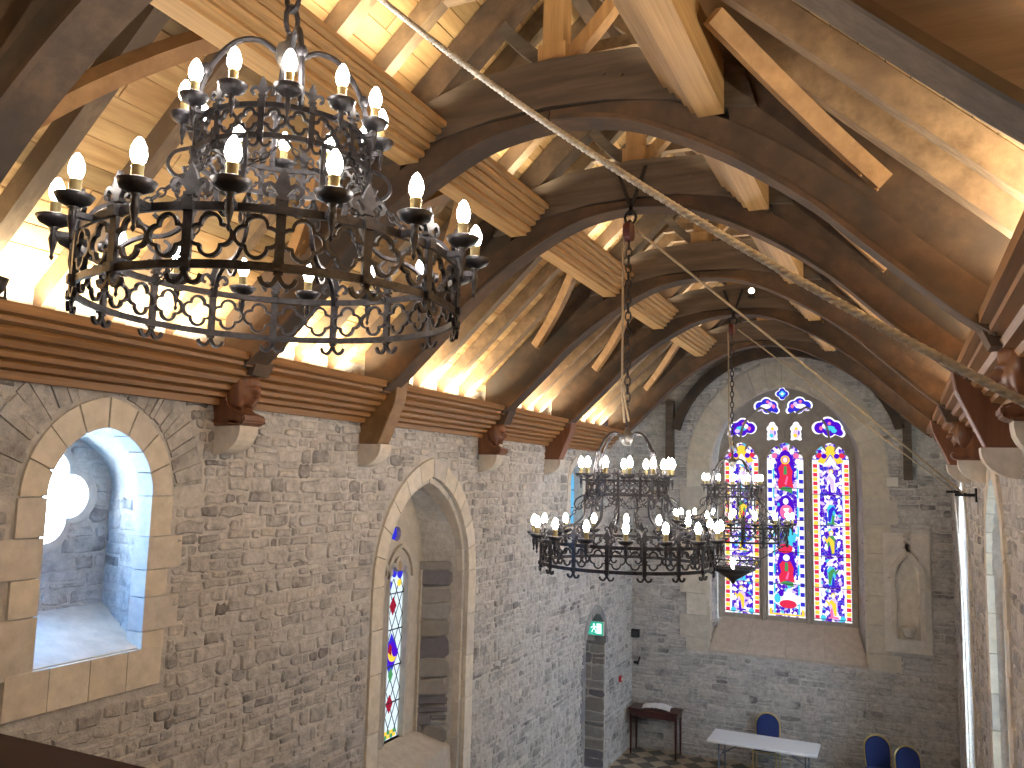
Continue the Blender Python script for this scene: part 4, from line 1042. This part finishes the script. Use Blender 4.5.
for s in (-1, 1):
    bm = NB(); pts = spline([mpE(5.085+s*.26, 3.62, .08), mpE(5.085+s*.22, 3.82, .085), mpE(5.085+s*.12, 3.96, .085), mpE(5.085+s*.03, 4.1, .085), mpE(5.085, 4.24, .085)], 5); sweep(bm, pts, rect(.07, .08), False, (0, -1, 0)); box(bm, mpE(5.085+s*.27, 3.6, .07), (.10, .12, .06)); obj('ogee_moulding', bm, m_pale, o)
    bm = NB(); box(bm, mpE(5.085+s*.24, 3.07, .06), (.07, .08, 1.0)); obj('shaft', bm, m_pale, o)
bm = NB()
for k in range(6): box(bm, mpE(5.085+((-1)**k)*.035, 4.12+k*.05, .10), (.05, .05, .045), 0, Matrix.Rotation(.6*(-1)**k, 3, 'Y'))
box(bm, mpE(5.085, 4.40, .09), (.07, .07, .08), 0, Matrix.Rotation(PI/4, 3, 'Y')); obj('finial', bm, m_grash, o)
bm = NB(); lathe(bm, [(0, 2.60), (.06, 2.61), (.10, 2.66), (.125, 2.74), (.125, 2.80), (.10, 2.80), (.08, 2.74), (0, 2.70)], 12, (5.085, D-.1, 0)); obj('stone_bowl', bm, m_pale, o)
# small fittings
bm = NB(); box(bm, (4.875, D-.05, 5.335), (.2, .08, .17)); bevel(bm, .008); tag(obj('junction_box', bm, m_box), 'small white box on the far wall above the stone niche', 'box')
t = thing('wall_speaker', 'small dark box on the far wall above the dark side table', 'speaker', (.09, D, 2.1)); bm = NB(); box(bm, (.09, D-.055, 2.19), (.16, .09, .16)); bevel(bm, .006); obj('case', bm, m_black, t)
bm = NB()
for k in range(5): box(bm, (.09, D-.102, 2.14+k*.024), (.12, .004, .008))
obj('grille', bm, m_steel, t)
bm = NB(); box(bm, (.11, D-.045, 1.62), (.10, .05, .05)); box(bm, (.16, D-.05, 1.66), (.025, .05, .16), 0, Matrix.Rotation(.3, 3, 'Y')); tag(obj('wall_hook', bm, m_black), 'dark iron hook on the far wall between speaker and side table', 'hook')
t = thing('fire_alarm', 'small red fire alarm call point on the wall past the doorway', 'alarm', (0, 15.85, 1.4)); bm = NB(); box(bm, (.05, 15.85, 1.46), (.05, .11, .11)); bevel(bm, .008); obj('housing', bm, m_red, t)
bm = NB(); box(bm, (.077, 15.85, 1.46), (.006, .06, .05)); obj('push_panel', bm, m_box, t)
bm = NB(); tube(bm, [(.03, 14.62, 3.0), (.03, 14.60, 3.5), (.03, 14.62, 4.1)], .012, 6, (1, 0, 0)); tag(obj('cable', bm, m_box), 'thin pale cable running up the wall above the doorway', 'cable')
t = thing('exit_sign', 'green emergency exit sign with white running figure in the doorway head', 'exit sign', (-.18, 14.9, 2.4))
sx, sz, sy = -.13, 2.53, 14.90
bm = NB(); box(bm, (sx, sy, sz), (.30, .06, .26)); bevel(bm, .008); obj('housing', bm, m_box, t)
bm = NB(); box(bm, (sx, sy-.032, sz), (.28, .006, .235)); obj('face', bm, m_green, t)
bm = NB(); mq = lambda u, v, d: Vector((sx+u, sy-.036-d, sz+v))
prism(bm, [(.02, -.09), (.11, -.09), (.11, .09), (.02, .09)], mq, 0, .003)
prism(bm, ell(-.035, .07, .018, .018, 10), mq, 0, .004); prism(bm, [(-.05, .045), (-.01, .045), (-.015, -.01), (-.05, -.01)], mq, 0, .004)
for a, b in (((-.045, .04), (-.09, .005)), ((-.015, .04), (.015, .01)), ((-.045, -.01), (-.075, -.075)), ((-.02, -.01), (.005, -.045)), ((.005, -.045), (-.01, -.08))): beam(bm, mq(*a, .002), mq(*b, .002), .014, .004, (0, 1, 0))
obj('pictogram', bm, m_signw, t)
# side table with a bundle of paper
t = thing('side_table', 'dark mahogany side table standing in the stone corner', 'table', (.58, 16.44, 0))
bm = NB(); box(bm, (.58, 16.44, .84), (.98, .46, .03)); bevel(bm, .008); obj('tabletop', bm, m_table, t)
bm = NB()
for s in (-1, 1): box(bm, (.58, 16.44+s*.19, .765), (.86, .02, .12)); box(bm, (.58+s*.44, 16.44, .765), (.02, .38, .12))
obj('apron', bm, m_table, t)
for sx_ in (-1, 1):
    for sy_ in (-1, 1):
        bm = NB(); x, y = .58+sx_*.44, 16.44+sy_*.19; sweep(bm, [(x, y, 0), (x, y, .82)], rect(.045, .045), False, (1, 0, 0))
        for v in bm.verts:
            if v.co.z < .1: v.co.x = x+(v.co.x-x)*.65; v.co.y = y+(v.co.y-y)*.65
        obj('leg', bm, m_table, t)
bm = NB(); rn = random.Random(4)
bmesh.ops.create_grid(bm, x_segments=14, y_segments=10, size=.5)
for v in bm.verts:
    x, y = v.co.x*2, v.co.y*2; e = max(0, 1-(x*x+y*y)*.5); v.co = Vector((.58+.04+x*.27+rn.uniform(-.012, .012), 16.44+y*.16+rn.uniform(-.012, .012), .858+e*.06+rn.uniform(0, .035)*e))
ex = bmesh.ops.extrude_face_region(bm, geom=bm.faces[:]); 
for v in [g for g in ex['geom'] if isinstance(g, bmesh.types.BMVert)]: v.co.z += .006
bmesh.ops.recalc_face_normals(bm, faces=bm.faces[:]); tag(obj('paper_bundle', bm, m_paper), 'crumpled white cloth or paper lying on the dark side table', 'papers')
# white folding table
t = thing('folding_table', 'white folding table with grey steel legs below the great window', 'table', (2.72, 15.65, 0))
bm = NB(); box(bm, (2.72, 15.65, .735), (1.83, .76, .045)); bevel(bm, .012, 2); obj('tabletop', bm, m_white, t)
for s in (-1, 1):
    bm = NB(); x = 2.72+s*.72
    for q in (-1, 1): tube(bm, [(x, 15.65+q*.28, .71), (x, 15.65+q*.28, 0)], .014, 8, (1, 0, 0))
    tube(bm, [(x, 15.37, .06), (x, 15.93, .06)], .012, 8); tube(bm, [(x, 15.37, .45), (x, 15.93, .45)], .012, 8); tube(bm, [(x, 15.65, .45), (x-s*.42, 15.65, .71)], .011, 8); obj('leg_frame', bm, m_steel, t)
def chair(x, y, rz, label):
    t = thing('banquet_chair', label, 'chair', (0, 0, 0), 'blue banquet chairs with gold frames')
    # backrest with rounded top, leaning back; local +y is the front
    th = .16
    def mpc(u, v, d): return Vector((u, -.20-(v-.45)*th+d, v))
    outl = [(-.19, .46)]+[(-.205, .62), (-.205, .74)]+[(.205*math.cos(a), .76+.19*math.sin(a)) for a in [PI-PI*j/14 for j in range(15)]]+[(.205, .62), (.19, .46)]
    inner = [(u*.93, .46+(v-.46)*.965) for u, v in outl]
    bm = NB(); prism(bm, inner, mpc, -.022, .03); bevel(bm, .01, 2); obj('backrest', bm, m_blue, t)
    bm = NB(); sweep(bm, [mpc(u, v, 0) for u, v in outl], circ(.013, 8), False, (0, 1, 0)); obj('back_frame', bm, m_gold, t)
    bm = NB(); prism(bm, [(-.21, -.21), (.21, -.21), (.22, .16), (.17, .23), (-.17, .23), (-.22, .16)], lambda u, v, d: Vector((u, v, d)), .42, .485); bevel(bm, .018, 2); obj('seat', bm, m_blue, t)
    bm = NB(); tube(bm, [(-.2, -.2, .41), (.2, -.2, .41), (.2, .2, .41), (-.2, .2, .41)], .011, 6, (0, 0, 1), True); obj('seat_frame', bm, m_gold, t)
    for sx_ in (-1, 1):
        bm = NB(); tube(bm, [(sx_*.19, -.2, .47), (sx_*.195, -.21, .3), (sx_*.205, -.27, 0)], .013, 8, (1, 0, 0)); obj('leg', bm, m_gold, t)
        bm = NB(); tube(bm, [(sx_*.19, .19, .42), (sx_*.2, .21, 0)], .013, 8, (1, 0, 0)); obj('leg', bm, m_gold, t)
    t.location = (x, y, 0); t.rotation_euler.z = rz; t.scale = (1.05,)*3; return t
c0 = chair(2.66, 16.36, PI, 'blue padded banquet chair standing behind the white folding table')
for x, y, rz, lab in ((4.62, 15.9, PI+.35, 'blue padded banquet chair nearer the white table, of the pair below the niche'), (5.12, 15.5, PI+.5, 'blue padded banquet chair closest to the rope-cleat wall, partly cut off')):
    o = copy_tree(c0, None, (x, y, 0), rz); o['label'] = lab
# gallery parapet under the camera
t = thing('gallery_parapet', 'dark polished handrail of the gallery crossing the bottom corner', 'handrail', (W/2, .8, 3.6))
bm = NB(); box(bm, (W/2, .80, 4.760), (W-.04, .2, .07)); bevel(bm, .006, 2); obj('handrail', bm, m_rail, t)
bm = NB(); box(bm, (W/2, .80, 3.78), (W-.04, .12, .36)); box(bm, (W/2, .8, 4.66), (W-.04, .1, .12)); obj('beam', bm, m_rail, t)
for i in range(12):
    bm = NB(); box(bm, (.25+i*(W-.5)/11, .8, 4.28), (.06, .06, .70)); obj('baluster', bm, m_rail, t)
bm = NB(); box(bm, (W/2, -.42, 3.52), (W, 2.32, .16)); o = struct('gallery_floor', bm, m_rail)
